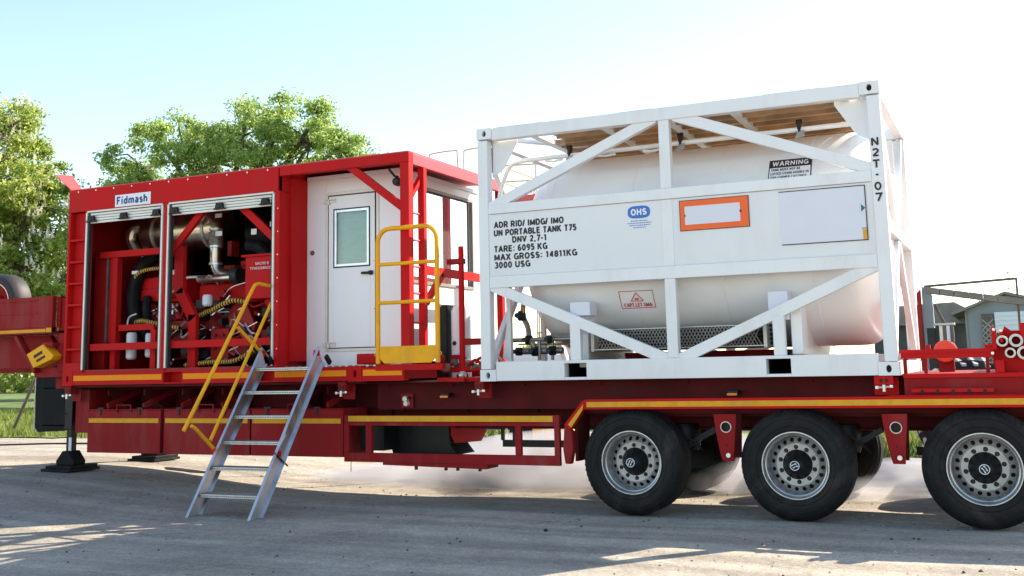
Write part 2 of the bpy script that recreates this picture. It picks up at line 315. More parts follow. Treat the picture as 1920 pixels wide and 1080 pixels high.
# bold block letters built from strokes; unit cell: height 1
def _A(cx, cy, rx, ry, a0, a1, n=7): return [(cx+rx*math.cos(math.radians(a0+(a1-a0)*i/n)), cy+ry*math.sin(math.radians(a0+(a1-a0)*i/n))) for i in range(n+1)]
GL = {'A': (.74, [[(.05,0),(.37,1),(.69,0)], [(.17,.33),(.57,.33)]]), 'B': (.66, [[(.08,.08),(.08,.92)], [(.08,.92),(.36,.92)]+_A(.36,.72,.2,.2,90,-90)+[(.08,.52)], [(.36,.52)]+_A(.38,.30,.22,.22,90,-90)+[(.08,.08)]]),
 'C': (.70, [_A(.38,.5,.30,.42,50,310,14)]), 'D': (.70, [[(.08,.08),(.08,.92),(.30,.92)]+_A(.30,.5,.32,.42,90,-90,12)+[(.08,.08)]]), 'E': (.60, [[(.56,.08),(.08,.08),(.08,.92),(.54,.92)], [(.08,.51),(.50,.51)]]),
 'F': (.56, [[(.08,0),(.08,.92),(.54,.92)], [(.08,.50),(.46,.50)]]), 'G': (.72, [_A(.38,.5,.30,.42,50,300,14)+[(.66,.14),(.66,.46),(.42,.46)]]), 'H': (.68, [[(.08,0),(.08,1)], [(.60,0),(.60,1)], [(.08,.51),(.60,.51)]]),
 'I': (.24, [[(.12,0),(.12,1)]]), 'K': (.70, [[(.08,0),(.08,1)], [(.60,1),(.10,.40)], [(.26,.56),(.64,0)]]), 'L': (.56, [[(.08,1),(.08,.08),(.54,.08)]]), 'M': (.84, [[(.08,0),(.08,.94),(.42,.12),(.76,.94),(.76,0)]]),
 'N': (.70, [[(.08,0),(.08,.95),(.62,.05),(.62,1)]]), 'O': (.74, [_A(.37,.5,.30,.42,0,360,20)]), 'P': (.64, [[(.08,0),(.08,.92),(.36,.92)]+_A(.36,.68,.22,.24,90,-90)+[(.08,.44)]]), 'R': (.68, [[(.08,0),(.08,.92),(.36,.92)]+_A(.36,.69,.22,.23,90,-90)+[(.08,.46)], [(.38,.44),(.62,0)]]),
 'S': (.64, [_A(.32,.71,.22,.21,30,270,9)+_A(.32,.29,.24,.21,90,-150,9)]), 'T': (.60, [[(.02,.92),(.58,.92)], [(.30,.92),(.30,0)]]), 'U': (.70, [[(.08,1),(.08,.35)]+_A(.35,.35,.27,.27,180,360,10)+[(.62,1)]]), 'V': (.68, [[(.04,1),(.34,.03),(.64,1)]]), 'W': (.96, [[(.04,1),(.26,.04),(.48,.94),(.70,.04),(.92,1)]]),
 'X': (.68, [[(.04,0),(.64,1)], [(.04,1),(.64,0)]]),
 '0': (.58, [_A(.29,.5,.21,.42,0,360,18)]), '1': (.40, [[(.04,.74),(.24,.96),(.24,0)]]), '2': (.58, [_A(.29,.69,.20,.23,165,-30,9)+[(.08,.08),(.52,.08)]]), '3': (.58, [_A(.28,.71,.20,.21,150,-90,9), _A(.28,.29,.22,.22,90,-150,9)]),
 '4': (.60, [[(.44,0),(.44,.95),(.06,.27),(.56,.27)]]), '5': (.58, [[(.50,.92),(.14,.92),(.10,.52)]+_A(.29,.33,.21,.25,120,-150,10)]), '6': (.58, [_A(.29,.30,.20,.22,0,360,14), [(.10,.34)]+_A(.36,.5,.26,.43,180,70,8)]), '7': (.56, [[(.04,.92),(.50,.92),(.22,0)]]),
 '8': (.58, [_A(.29,.71,.18,.20,0,360,14), _A(.29,.29,.21,.22,0,360,14)]), '9': (.58, [_A(.29,.70,.20,.22,0,360,14), _A(.22,.5,.26,.43,0,-100,8)]), ' ': (.26, []), '/': (.30, [[(.0,-.02),(.26,1.02)]]), ':': (.24, [[(.12,.08),(.12,.24)], [(.12,.58),(.12,.74)]]), ',': (.24, [[(.13,.14),(.06,-.12)]]),
 '-': (.36, [[(.04,.42),(.32,.42)]]), '.': (.24, [[(.12,.0),(.12,.15)]]), 'i': (.24, [[(.12,0),(.12,.70)], [(.12,.85),(.12,1)]]), 'd': (.60, [_A(.28,.34,.20,.27,0,360,14), [(.50,0),(.50,1)]]), 'm': (.88, [[(.08,0),(.08,.68)], [(.08,.42)]+_A(.26,.42,.18,.20,180,0)+[(.44,0)], [(.44,.42)]+_A(.62,.42,.18,.20,180,0)+[(.80,0)]]),
 'a': (.56, [_A(.27,.20,.18,.14,0,360,12), _A(.27,.46,.19,.17,150,0,6)+[(.46,0)]]), 's': (.50, [_A(.25,.50,.16,.13,30,270,8)+_A(.25,.19,.18,.15,90,-150,8)]), 'h': (.58, [[(.08,0),(.08,1)], [(.08,.40)]+_A(.28,.40,.20,.23,180,0)+[(.48,0)]])}
def block(s_, name, mat, parent, x, z, h, width, y, th=.16, place=None, align='L'):
    tot = sum(GL[c][0]+.17 for c in s_)-.17; sx = width/(tot*h) if width else 1.; cur = 0; mm = M(); k = 0
    P_ = place or (lambda u, w, d: (x+u, y-d, z+w)); t = th*h; off = -width/2 if align == 'C' else 0
    for c in s_:
        sts = []
        for st in GL[c][1]:                      # break strokes at sharp corners so every bar keeps its width
            cu = [st[0]]
            for i in range(1, len(st)):
                cu.append(st[i])
                if i < len(st)-1:
                    a, b = (st[i][0]-st[i-1][0], st[i][1]-st[i-1][1]), (st[i+1][0]-st[i][0], st[i+1][1]-st[i][1])
                    la, lb = math.hypot(*a) or 1, math.hypot(*b) or 1; dt = (a[0]*b[0]+a[1]*b[1])/la/lb
                    if dt < .72:
                        if abs(dt) < .35: cu[-1] = (st[i][0]+a[0]/la*th*.45, st[i][1]+a[1]/la*th*.45)
                        sts.append(cu); cu = [st[i]]
            sts.append(cu)
        for st in sts:
            pts = [(cur+p[0]*h*sx+off, p[1]*h) for p in st]
            closed = abs(pts[0][0]-pts[-1][0])+abs(pts[0][1]-pts[-1][1]) < 1e-6
            n = len(pts); L_ = []; R_ = []
            for i in range(n):
                a = pts[i-1] if i > 0 else (pts[-2] if closed else None); b = pts[i+1] if i < n-1 else (pts[1] if closed else None); ds = []
                for u, v in ((a, pts[i]), (pts[i], b)):
                    if u is None or v is None: continue
                    dx, dy = v[0]-u[0], v[1]-u[1]; l = math.hypot(dx, dy) or 1; ds.append((dx/l, dy/l))
                dx = sum(d[0] for d in ds)/len(ds); dy = sum(d[1] for d in ds)/len(ds); l = math.hypot(dx, dy); l = l or 1; dx, dy = dx/l, dy/l
                k_ = min(1.8, 1/max(.3, l)) if len(ds) == 2 else 1; nx_, ny_ = -dy*t/2*k_, dx*t/2*k_
                L_.append((pts[i][0]+nx_, pts[i][1]+ny_)); R_.append((pts[i][0]-nx_, pts[i][1]-ny_))
            d = .0008+.0003*(k % 3); k += 1
            mm.add([P_(p[0], p[1], d) for p in L_]+[P_(p[0], p[1], d) for p in R_], [(i, i+1, i+1+n, i+n) for i in range(n-1)])
        cur += (GL[c][0]+.17)*h*sx
    return out(mm, name, mat, parent, smooth=0)
def arc(c, r, a0, a1, n, f):
    return [f(c[0]+r*math.cos(a0+(a1-a0)*i/n), c[1]+r*math.sin(a0+(a1-a0)*i/n)) for i in range(n+1)]
def smooth_path(pts, n=6):                      # Catmull-Rom through the points
    P = [Vector(p) for p in pts]; P = [P[0]]+P+[P[-1]]; o = []
    for i in range(1, len(P)-2):
        for k in range(n):
            t = k/n; a, b, c, d = P[i-1], P[i], P[i+1], P[i+2]
            o.append(.5*((2*b)+(c-a)*t+(2*a-5*b+4*c-d)*t*t+(3*b-a-3*c+d)*t**3))
    o.append(P[-2]); return o

# ------------------------------------------------------------------ terrain
def H(x, y=0.):
    t = min(1, max(0, (-2.5-x)/4.2)); t = .4*t+.6*t*t*(3-2*t)
    d = max(0., y-14); return .24*t+min(1.0, d*.008)*(1 if x < 3 else .4)
def axis_coords(lo, hi, dl, dh):
    a = list(np.arange(dl, dh+.01, .5)); s = .6
    while a[-1] < hi: a.append(a[-1]+s); s *= 1.18
    s = .6
    while a[0] > lo: a.insert(0, a[0]-s); s *= 1.18
    return a
gx = axis_coords(-900, 900, -22, 9); gy = axis_coords(-300, 1600, -12, 18)
m = M(); nx = len(gx)
for y in gy:
    for x in gx: m.v.append((x, y, H(x, y)+.012*math.sin(x*1.7+y*.9)*math.sin(y*1.3-.6*x)*(1 if abs(x) < 30 and abs(y) < 30 else 0)))
cells = [(j*nx+i, j*nx+i+1, (j+1)*nx+i+1, (j+1)*nx+i) for j in range(len(gy)-1) for i in range(nx-1)]
m.f = cells
g = out(m, 'ground', m_ground, smooth=0); g.data.polygons.foreach_set('use_smooth', [True]*len(g.data.polygons)); g['kind'] = 'structure'
def lawn_y(x):
    if x < -5.5: return 5.6+.25*math.sin(x)
    if x < -1: return 5.6+(x+5.5)*2.0
    if x < 1.2: return 14.6-(x+1)*3.6
    return 6.6+.25*math.sin(2.1*x)
ml = M(); idx = {}
for c in cells:
    q = [m.v[k] for k in c]; cx, cyy = sum(p[0] for p in q)/4, sum(p[1] for p in q)/4
    if cyy > lawn_y(cx):
        f = []
        for k in c:
            if k not in idx: idx[k] = len(ml.v); p = m.v[k]; ml.v.append((p[0], p[1], p[2]+.02))
            f.append(idx[k])
        ml.f.append(tuple(f))
o = out(ml, 'lawn_soil', m_soil, smooth=0); o['kind'] = 'structure'
# pebbles and grit on the asphalt
def scatter_mesh(name, pts, mat, builder, kind='stuff'):
    mm = M()
    for p in pts: builder(mm, p)
    return out(mm, name, mat, kind=kind, smooth=0)
def pebble(mm, p):
    s = p[3]; a = random.random()*6.28; vs = []
    for k in range(4): vs.append((p[0]+s*math.cos(a+k*1.57)*random.uniform(.7, 1.2), p[1]+s*math.sin(a+k*1.57)*random.uniform(.7, 1.2), p[2]))
    vs.append((p[0], p[1], p[2]+s*.8)); mm.add(vs, [(0,1,4),(1,2,4),(2,3,4),(3,0,4)])
pts = []
for _ in range(2600):
    x = random.uniform(-9, 7); y = random.uniform(-4.5, 6.0); pts.append((x, y, H(x, y)-.004, random.choice((.006, .008, .011, .016))*random.uniform(.6, 1.2)))
g_ = scatter_mesh('gravel', pts, m_grit, pebble)
pts = []
for _ in range(420):
    x = random.uniform(-8, 7); y = random.uniform(-4.2, 5.0); pts.append((x, y, H(x, y)+.002, random.uniform(.008, .02)))
scatter_mesh('dark_grit', pts, m_dstone, pebble)
# grass
def grass(name, n, xr, yr, hmin, hmax, dens=None):
    vs = []; fs = []
    X = RNG.uniform(*xr, n); Y = RNG.uniform(*yr, n)
    for x, y in zip(X, Y):
        if y < lawn_y(x)-.1: continue
        z = H(x, y); h = random.uniform(hmin, hmax)*(1+.5*math.sin(x*1.1)*math.sin(y*.8)); a = random.random()*6.28; w = .012+.010*random.random()+.0006*y; lx, ly = random.gauss(0, .35)*h, random.gauss(0, .35)*h
        k = len(vs); c, s = math.cos(a)*w, math.sin(a)*w
        vs += [(x-c, y-s, z), (x+c, y+s, z), (x+lx, y+ly, z+h)]; fs.append((k, k+1, k+2))
    me = bpy.data.meshes.new(name); me.from_pydata(vs, [], fs); me.materials.append(m_grassb)
    o = bpy.data.objects.new(name, me); COL.objects.link(o); o['kind'] = 'stuff'; return o
grass('grass', 46000, (-26, -6), (5.2, 22), .05, .20)
grass('grass', 26000, (1.0, 9), (6.2, 18), .06, .26)
grass('grass', 9000, (-6, 1.5), (8, 20), .05, .2)

# ------------------------------------------------------------------ trees
def tree(name, label, base, lobes, leafmat, nleaf, ls, trunk_r, seed, blooms=0, group=None):
    rg = np.random.default_rng(seed); rd = random.Random(seed)
    t = thing(name, label, 'tree', (base[0], base[1], H(base[0], base[1])), group)
    # limbs: trunk, one limb per lobe, twigs to clump centres
    b = Vector((base[0], base[1], H(base[0], base[1])-.1)); zc = min(l[2] for l in lobes); fork = b+Vector((0, 0, max(1.6, (zc-b.z)*.55)))
    tm = M().tube(smooth_path([b, b+Vector((.1, 0, (fork.z-b.z)*.5)), fork], 4), trunk_r, 10, [trunk_r*(1.25-.5*i/8) for i in range(9)])
    lm = M(); clumps = []
    for (x, y, z, rx, ry, rz) in lobes:
        c = Vector((x, y, z)); mid = fork.lerp(c, .5)+Vector((rd.gauss(0, .3), rd.gauss(0, .3), .3))
        lm.tube(smooth_path([fork-Vector((0, 0, .2)), mid, c], 4), .1, 6, [trunk_r*(.6-.42*i/8) for i in range(9)])
        n = max(6, int(9*rx*rz))
        for _ in range(n):
            d = rg.normal(size=3); d /= np.linalg.norm(d); r = rg.uniform(.35, 1.08)**.55
            p = Vector((x+d[0]*rx*r, y+d[1]*ry*r, z+d[2]*rz*r)); clumps.append((p, rg.uniform(.30, .62)))
            if rd.random() < .55:
                q = c.lerp(p, .5)+Vector((rd.gauss(0, .15), rd.gauss(0, .15), rd.gauss(0, .15)))
                lm.tube([c, q, p], .03, 4, [.06, .035, .012])
    out(tm, 'trunk', m_bark, t); out(lm, 'limbs', m_bark, t)
    per = nleaf//len(clumps); C = np.repeat(np.array([c[0] for c in clumps]), per, 0); Rr = np.repeat(np.array([c[1] for c in clumps]), per)
    n = len(C); d = rg.normal(size=(n, 3)); d /= np.linalg.norm(d, axis=1)[:, None]; P = C+d*(Rr*rg.uniform(.15, 1.25, n))[:, None]*np.array([1.15, 1.15, .75])
    nr = d*.5+rg.normal(size=(n, 3))*.7+np.array([0, 0, .5]); nr /= np.linalg.norm(nr, axis=1)[:, None]
    a = np.cross(nr, rg.normal(size=(n, 3))); a /= np.linalg.norm(a, axis=1)[:, None]; bb = np.cross(nr, a)
    s = (ls*rg.uniform(.6, 1.3, n))[:, None]
    V = np.stack([P-a*s, P-bb*s*.45+nr*s*.12, P+a*s, P+bb*s*.45+nr*s*.12], 1).reshape(-1, 3)
    F = np.arange(n*4).reshape(-1, 4)
    me = bpy.data.meshes.new('crown'); me.from_pydata(V.tolist(), [], F.tolist()); me.materials.append(leafmat)
    o = bpy.data.objects.new('crown', me); link(o, t)
    if blooms:
        bm_ = M()
        for _ in range(blooms):
            p, r = clumps[rd.randrange(len(clumps))]; d = Vector((rd.gauss(.2, .7), rd.gauss(-.7, .6), rd.gauss(.4, .6))).normalized(); q = p+d*r*1.1
            for k in range(7):
                w = .08*(1-k/8); e = q+Vector((rd.gauss(0, .02), rd.gauss(0, .02), k*.045)); aa = rd.random()*3
                bm_.add([e+Vector((math.cos(aa)*w, math.sin(aa)*w, 0)), e-Vector((math.cos(aa)*w, math.sin(aa)*w, 0)), e+Vector((0, 0, .07))], [(0, 1, 2)])
                bm_.add([e+Vector((-math.sin(aa)*w, math.cos(aa)*w, .01)), e-Vector((-math.sin(aa)*w, math.cos(aa)*w, .01)), e+Vector((0, 0, .08))], [(0, 1, 2)])
        o = out(bm_, 'blossom', m_bloom, t, smooth=0)
    return t
tree('chestnut_tree', 'flowering chestnut tree with pale pink candles filling the left edge', (-34.0, 21),
     [(-31.8,20,11.2,2.4,2.2,1.8), (-33.2,21,9.2,3.4,3,2.4), (-31.0,19.5,8.6,2.4,2.4,1.5), (-29.4,20,7.9,1.3,1.8,.7), (-31.2,19.5,5.6,2.6,2.4,2.2), (-29.3,19.5,5.6,1.4,2,1.5), (-31.5,19,3.4,2.9,2.2,1.5), (-28.9,19.5,3.5,1.5,2,1.7), (-34.5,20,6.2,3.0,3,3.2), (-34.5,21,12.2,2.6,2.4,1.6), (-28.2,20,6.5,1.1,1.6,1.2), (-27.9,20,4.6,1.0,1.6,1.3), (-28.6,20,2.9,1.3,1.6,1.0), (-30.2,20,7.2,1.6,1.8,1.3)],
     m_leaf1, 78000, .105, .38, 3, blooms=750)
tree('leafy_tree', 'broad light green tree rising behind the engine module roof', (-23.5, 25),
     [(-28.6,25,10.3,1.6,2,1.5), (-26.4,25,11.0,1.5,2,1.5), (-24.6,25,10.1,2.0,2.2,1.5), (-23.2,25,11.1,1.3,2,1.0), (-21.7,25,10.9,1.6,2.2,1.1), (-19.9,25,10.4,1.5,2,1.3), (-18.5,25,9.6,1.3,2,1.2), (-17.5,25,9.2,1.2,1.6,1.1), (-18.0,25,10.4,.8,1.2,.7), (-21.8,25,9.5,2.8,2.6,1.9), (-26.8,25,8.8,2.6,2.4,1.6), (-29.0,25,8.7,1.5,2,1.2), (-28.4,25,12.0,.5,.8,.9), (-21.3,25,12.1,.6,.8,.5), (-23.0,25,12.1,.5,.7,.5), (-19.5,25,11.6,.5,.6,.5), (-25.2,25,11.3,1.1,1.4,.8)],
     m_leaf2, 58000, .085, .34, 5)
tree('leafy_tree', 'darker green tree standing low between the chestnut and the module', (-33.5, 30),
     [(-36,30,7.5,2.4,2,2.2), (-34.5,30,5.5,2.6,2,2.4), (-37,30,4.5,2.6,2,2.2), (-33.5,30,3.4,2.0,2,1.6)], m_leaf3, 16000, .16, .3, 9)
tree('small_tree', 'small round tree far behind the blue grey shed', (4.2, 40),
     [(4.2,40,3.4,.9,.9,.7), (4.7,40,3.0,.8,.9,.6)], m_leaf3, 2500, .12, .1, 12)
# shrubs glimpsed under and through the tank container
for k, (x, y, lab) in enumerate([(-4.6, 15, 'bushy green shrub seen through the white frame beside the tank valves'), (5.2, 19, 'green bush behind the last wheel on the right')]):
    tree('shrub', lab, (x, y), [(x, y, H(x, y)+.9, 1.3, .9, .8), (x+.9, y, H(x, y)+.7, .9, .8, .6)], m_leaf3, 5000, .09, .06, 20+k)

# ================================================================== ENGINE MODULE (red power container with operator cabin)
mod = thing('power_module', 'red containerised engine module with open shutters and a white operator cabin', 'engine module', (-3.4, 0, 1.30))
XL, XE, ZT = -5.914, -.847, 3.812
# base frame with real fork pockets
b = M(); z0, z1 = 1.322, 1.478
for a, c in ((XL+.17, -4.267), (-3.984, -2.888), (-2.645, -1.63)): b.box(a, c, 0, .14, z0, z1)
for a, c in ((-4.267, -3.984), (-2.888, -2.645)):
    b.box(a, c, 0, .14, z0, z0+.018); b.box(a, c, 0, .14, z1-.018, z1); b.box(a, c, .135, .14, z0+.018, z1-.018)
b.box(XL+.17, -.9, 2.3, 2.44, z0, z1); b.box(XL, XL+.14, .17, 2.27, z0, z1); b.box(-1.63, -1.5, .17, 2.27, z0, z1); b.box(XL+.14, -1.63, .14, 2.3, 1.44, 1.476)
out(b, 'base_frame', m_red, mod, bevel=.004)
bm_ = M().box(XL+.14, -2.6, .02, 2.3, 1.4762, 1.51); out(bm_, 'bay_floor', m_redin, mod)
for x, y in ((XL, 0), (XL, 2.27), (-1.63, 0)):
    c = M(); w = .17
    for yy, s in ((y-.004 if y == 0 else y, 1),):
        outer = [(x+w/2+w/2*u, yy, (1.315+1.485)/2+.085*v) for u, v in [(-1,-1),(-.5,-1),(0,-1),(.5,-1),(1,-1),(1,-.5),(1,0),(1,.5),(1,1),(.5,1),(0,1),(-.5,1),(-1,1),(-1,.5),(-1,0),(-1,-.5)]]
        hole = [(x+w/2+.022*math.cos(a), yy, 1.40+.042*math.sin(a)) for a in [math.atan2(v, u) for u, v in [(-1,-1),(-.5,-1),(0,-1),(.5,-1),(1,-1),(1,-.5),(1,0),(1,.5),(1,1),(.5,1),(0,1),(-.5,1),(-1,1),(-1,.5),(-1,0),(-1,-.5)]]]
        c.holed(outer, hole); c.holed(hole, [(p[0], p[1]+.05, p[2]) for p in hole])
    k = len(c.v); o_ = [(p[0], p[1]+.17, p[2]) for p in outer]; c.holed([(p[0], p[1], p[2]) for p in outer], o_); c.add(o_, [tuple(range(16))])
    cc = out(c, 'corner_casting', m_red, mod, smooth=0)
    bx('casting_pocket', m_blkp, cc, (x+.03, x+.14, y+.052, y+.056, 1.34, 1.46))
# reflective orange strips
for a, c in ((XL+.19, -4.29), (-3.96, -2.91), (-2.62, -1.66), (-1.44, -.95)):
    bx('reflective_strip', m_ostr, mod, (a, c, -.0035, -.0005 if c < -1.5 else .02, 1.375, 1.44))
block('06', 'strip_number', m_print, mod, -1.255, 1.447, .032, .07, -.0045, th=.2)
bx('base_extension', m_red, mod, (-1.46, -.93, .003, .12, 1.315, 1.465), bevel=.003)
# skin: header, pillars, back, roof
out(M().prism([(XL, 3.525), (-2.58, 3.525), (-2.58, 3.70), (-2.42, 3.70), (-2.42, ZT), (XL, ZT)], 0, .05), 'front_header', m_red, mod, bevel=.003)
bx('roof_beam', m_red, mod, (-2.419, XE, 0, .09, 3.70, ZT-.001), bevel=.004)
bx('roof_sheet', m_pink, mod, (XL, XE, .004, 2.44, ZT, ZT+.012))
bx('end_beam', m_pink, mod, (XE-.05, XE+.002, .092, 2.36, 3.685, ZT-.002), bevel=.003)
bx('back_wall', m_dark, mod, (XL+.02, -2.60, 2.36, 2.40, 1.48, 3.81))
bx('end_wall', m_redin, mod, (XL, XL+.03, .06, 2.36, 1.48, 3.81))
# left pillar with a recessed step ladder
p_ = M(); p_.box(XL, -5.877, 0, .10, 1.478, 3.524); p_.box(-5.625, -5.583, 0, .10, 1.478, 3.524); p_.box(-5.8768, -5.6252, .085, .10, 1.478, 3.524); p_.box(-5.8768, -5.6252, 0, .084, 1.478, 1.60)
out(p_, 'end_pillar', m_red, mod, bevel=.003)
for z in (3.16, 2.88, 2.605, 2.33, 2.05, 1.77): bx('step_rung', m_red, mod, (-5.876, -5.626, .004, .08, z-.014, z+.014), bevel=.003)
bx('centre_pillar', m_red, mod, (-4.318, -4.262, .0, .08, 1.479, 3.524), bevel=.003)
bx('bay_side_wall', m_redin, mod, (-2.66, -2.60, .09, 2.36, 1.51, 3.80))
rp = M().box(-2.642, -2.58, 0, .20, 1.479, 3.524); rp.box(-2.60, -2.545, .205, .50, 1.55, 3.71); rp.box(-2.6, -2.58, 0, .50, 3.526, 3.80)
out(rp, 'corner_pillar', m_red, mod, bevel=.003)
random.seed(5)
bb = M()
for i in range(11):
    x = -5.75+i*.30; bb.cyl((x, -.008, 3.785), (x, .002, 3.785), .010, 6)
for i in range(7):
    bb.cyl((-2.60, -.006, 1.7+i*.27), (-2.60, .002, 1.7+i*.27), .007, 6)
out(bb, 'bolts', m_bolt, mod, kind='stuff')
# roller shutters rolled up under the header, with guide rails, rubber seals and lashing brackets
for a, c in ((-5.58, -4.345), (-4.235, -2.665)):
    sh = sub('roller_shutter', mod)
    for k in range(4): bx('shutter_slat', m_shut, sh, (a+.02, c-.02, .012+.004*(k % 2), .040, 3.497-.034*(k+1), 3.497-.034*k-.005), bevel=.003)
    bx('shutter_rail', m_shut, sh, (a-.005, c+.005, -.012, .03, 3.499, 3.522), bevel=.003)
    for x in (a, c):
        bx('guide_rail', m_shut, sh, (x-.018 if x == a else x-.007, x+.007 if x == a else x+.018, -.014, .05, 1.51, 3.498), bevel=.002)
        bx('rubber_seal', m_seal, sh, (x+.008 if x == a else x-.03, x+.03 if x == a else x-.008, 0, .05, 1.51, 3.498))
    for t in (.06, .5, .93):
        x = a+(c-a)*t; br = M().prism([(x-.09, 3.375), (x+.09, 3.375), (x+.055, 3.40), (x+.045, 3.452), (x-.045, 3.452), (x-.055, 3.40)], -.03, .008)
        br.box(x-.02, x+.02, -.036, -.03, 3.385, 3.43); out(br, 'latch_bracket', m_blkp, sh, bevel=.003)
# maker's sign
bx('name_sign', m_sign, mod, (-5.117, -4.535, -.008, -.0005, 3.535, 3.687), bevel=.001)
block('Fidmash', 'sign_lettering', m_navy, mod, -5.085, 3.567, .095, .50, -.0085, th=.24)
# raised flap on the roof at the left end
fl = M().prism([(-.25, 3.99), (.02, 4.02), (.20, 3.85), (.16, 3.825), (.02, 3.825)], XL, XL+.012, 'x'); out(fl, 'roof_flap', m_pink, mod)

# ---- engine bay contents
eng = sub('engine', mod)
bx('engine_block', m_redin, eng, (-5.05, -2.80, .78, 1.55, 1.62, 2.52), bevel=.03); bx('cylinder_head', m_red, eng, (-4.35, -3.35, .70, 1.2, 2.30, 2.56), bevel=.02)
vc = M().prism([(-5.22, 2.38), (-4.45, 2.34), (-4.42, 2.66), (-4.55, 2.70), (-5.12, 2.67), (-5.25, 2.60)], .55, .98); out(vc, 'valve_cover', m_red, eng, bevel=.015)
b = M()
for i in range(9): b.box(-5.18+i*.085, -5.13+i*.085, .543, .549, 2.525, 2.535)
outs(b, 'cover_slot', m_blkp, eng)
bx('maker_plate', m_lil, eng, (-4.72, -4.56, .60, .62, 2.70, 2.76))
b = M()
for i in range(6): b.cyl((-5.05+i*.13, .62, 2.34), (-5.0+i*.13, .70, 2.02), .022, 8)
for i in range(5): b.tube([(-5.1+i*.15, .56, 2.33), (-5.02+i*.15, .5, 2.22), (-4.9+i*.15, .56, 2.12)], .012, 6)
b.box(-5.0, -4.35, .58, .72, 2.0, 2.10); b.box(-5.05, -4.4, .6, .75, 1.80, 1.92)
outs(b, 'injector_pipe', m_redin, eng)
b = M()
for (x, z, r) in ((-4.33, 1.72, .10), (-4.16, 1.92, .06), (-4.72, 1.72, .08), (-3.3, 1.72, .09), (-3.05, 1.92, .07), (-3.42, 1.95, .05), (-4.2, 2.15, .07)):
    out(M().lathe([(0, -.02), (r*.5, -.02), (r*.55, 0), (r*.9, .01), (r, .05), (r, .22), (0, .22)], (x, .45, z), 'y', 14), 'pump', m_dgrey, eng)
pl = M().lathe([(0, -.05), (.05, -.05), (.06, -.02), (.15, -.02), (.19, .0), (.20, .05), (.20, .14), (0, .14)], (-3.60, .60, 2.11), 'y', 28)
out(pl, 'flywheel_housing', m_redin, eng)
b = M()
b.box(-3.98, -3.70, .5, .7, 1.60, 1.98); b.box(-3.72, -3.40, .55, .8, 1.66, 1.86); b.prism([(-3.62, 2.02), (-3.45, 2.3), (-3.3, 2.0), (-3.4, 1.7)], .5, .56)
for x, z in ((-3.9, 1.9), (-3.78, 1.9), (-3.9, 1.74), (-3.78, 1.74)): b.cyl((x, .47, z), (x, .5, z), .022, 6)
out(b, 'gearbox', m_redin, eng, bevel=.01)
b = M(); random.seed(21)
for i in range(46):
    x = random.uniform(-5.1, -2.8); z = random.uniform(1.56, 2.35); y = random.uniform(.42, .62); q = random.random()
    if q < .5: b.cyl((x, y, z), (x+random.uniform(-.03, .03), y-.04, z+random.uniform(-.03, .03)), random.uniform(.008, .02), 6)
    else: b.tube(smooth_path([(x, y, z), (x+random.uniform(-.12, .12), y-.05, z-.05), (x+random.uniform(-.15, .15), y, z-random.uniform(.05, .16))], 3), random.uniform(.006, .011), 6)
out(b, 'fittings', m_bolt, eng, kind='stuff')
b = M()
for i in range(40):
    x = random.uniform(-5.3, -2.8); z = random.uniform(1.53, 2.3); b.box(x, x+random.uniform(.04, .16), .62, .74, z, z+random.uniform(.04, .12))
out(b, 'brackets', m_dgrey, eng, kind='stuff')
b = M()
for i in range(30):
    x = random.uniform(-4.3, -2.8); z = random.uniform(1.9, 3.0); b.box(x, x+random.uniform(.05, .2), .85, 1.0, z, z+random.uniform(.05, .2))
out(b, 'mounting_plates', m_redin, eng, kind='stuff')
b = M(); random.seed(77)
for i in range(26):
    x = random.uniform(-5.0, -2.9); z = random.uniform(1.75, 2.5); w = random.uniform(.06, .22)
    if i % 3 == 0: b.lathe([(0, -.03), (w*.35, -.03), (w*.45, 0), (w*.5, .02), (w*.5, .12), (0, .12)], (x, .60, z), 'y', 14)
    elif i % 3 == 1: b.box(x, x+w, .58, .74, z, z+random.uniform(.05, .16))
    else: b.tube(smooth_path([(x, .56, z), (x+.12, .50, z+random.uniform(-.1, .1)), (x+.28, .56, z+random.uniform(-.15, .12))], 4), random.uniform(.012, .024), 8)
outs(b, 'engine_casting', m_redin, eng, bevel=.004)
b = M(); random.seed(5)
for i in range(14):
    x = random.uniform(-5.1, -3.0); z = random.uniform(1.7, 2.6)
    b.tube(smooth_path([(x, .50, z), (x+random.uniform(.05, .2), .44, z+random.uniform(-.12, .12)), (x+random.uniform(.2, .4), .52, z+random.uniform(-.2, .2))], 4), random.uniform(.007, .013), 6)
outs(b, 'oil_line', m_bolt, eng)
# radiator cowling and inner frame
fr = sub('inner_frame', mod)
b = M().box(-5.735, -5.535, .30, 1.9, 1.52, 3.005); out(b, 'radiator_cowl', m_redin, fr, bevel=.006)
bx('radiator_strip', m_red, fr, (-5.45, -5.41, .28, .34, 1.85, 2.97)); bx('radiator_pipe', m_brown, fr, (-5.50, -5.475, .27, .30, 1.85, 2.94))
bx('post', m_red, fr, (-5.385, -5.30, .25, .34, 1.51, 2.93), bevel=.004)
bx('cross_beam', m_red, fr, (-5.60, -4.22, .24, .32, 2.931, 3.015), bevel=.004)
b = M().bar((-4.27, .26, 3.0), (-4.27, .26, 2.42), .14, .06, (0, 1, 0)); b.bar((-4.27, .26, 2.46), (-4.04, .26, 2.10), .13, .06, (0, 1, 0)); b.bar((-4.045, .26, 2.15), (-4.045, .26, 1.51), .12, .06, (0, 1, 0))
out(b, 'bent_post', m_red, fr)
bx('front_rail', m_red, fr, (-5.53, -2.67, .055, .12, 1.745, 1.832), bevel=.004)
bx('filter_bracket', m_red, fr, (-5.22, -4.64, .22, .25, 1.99, 2.065)); bx('filter_bracket_leg', m_red, fr, (-4.69, -4.61, .22, .25, 1.51, 1.99))
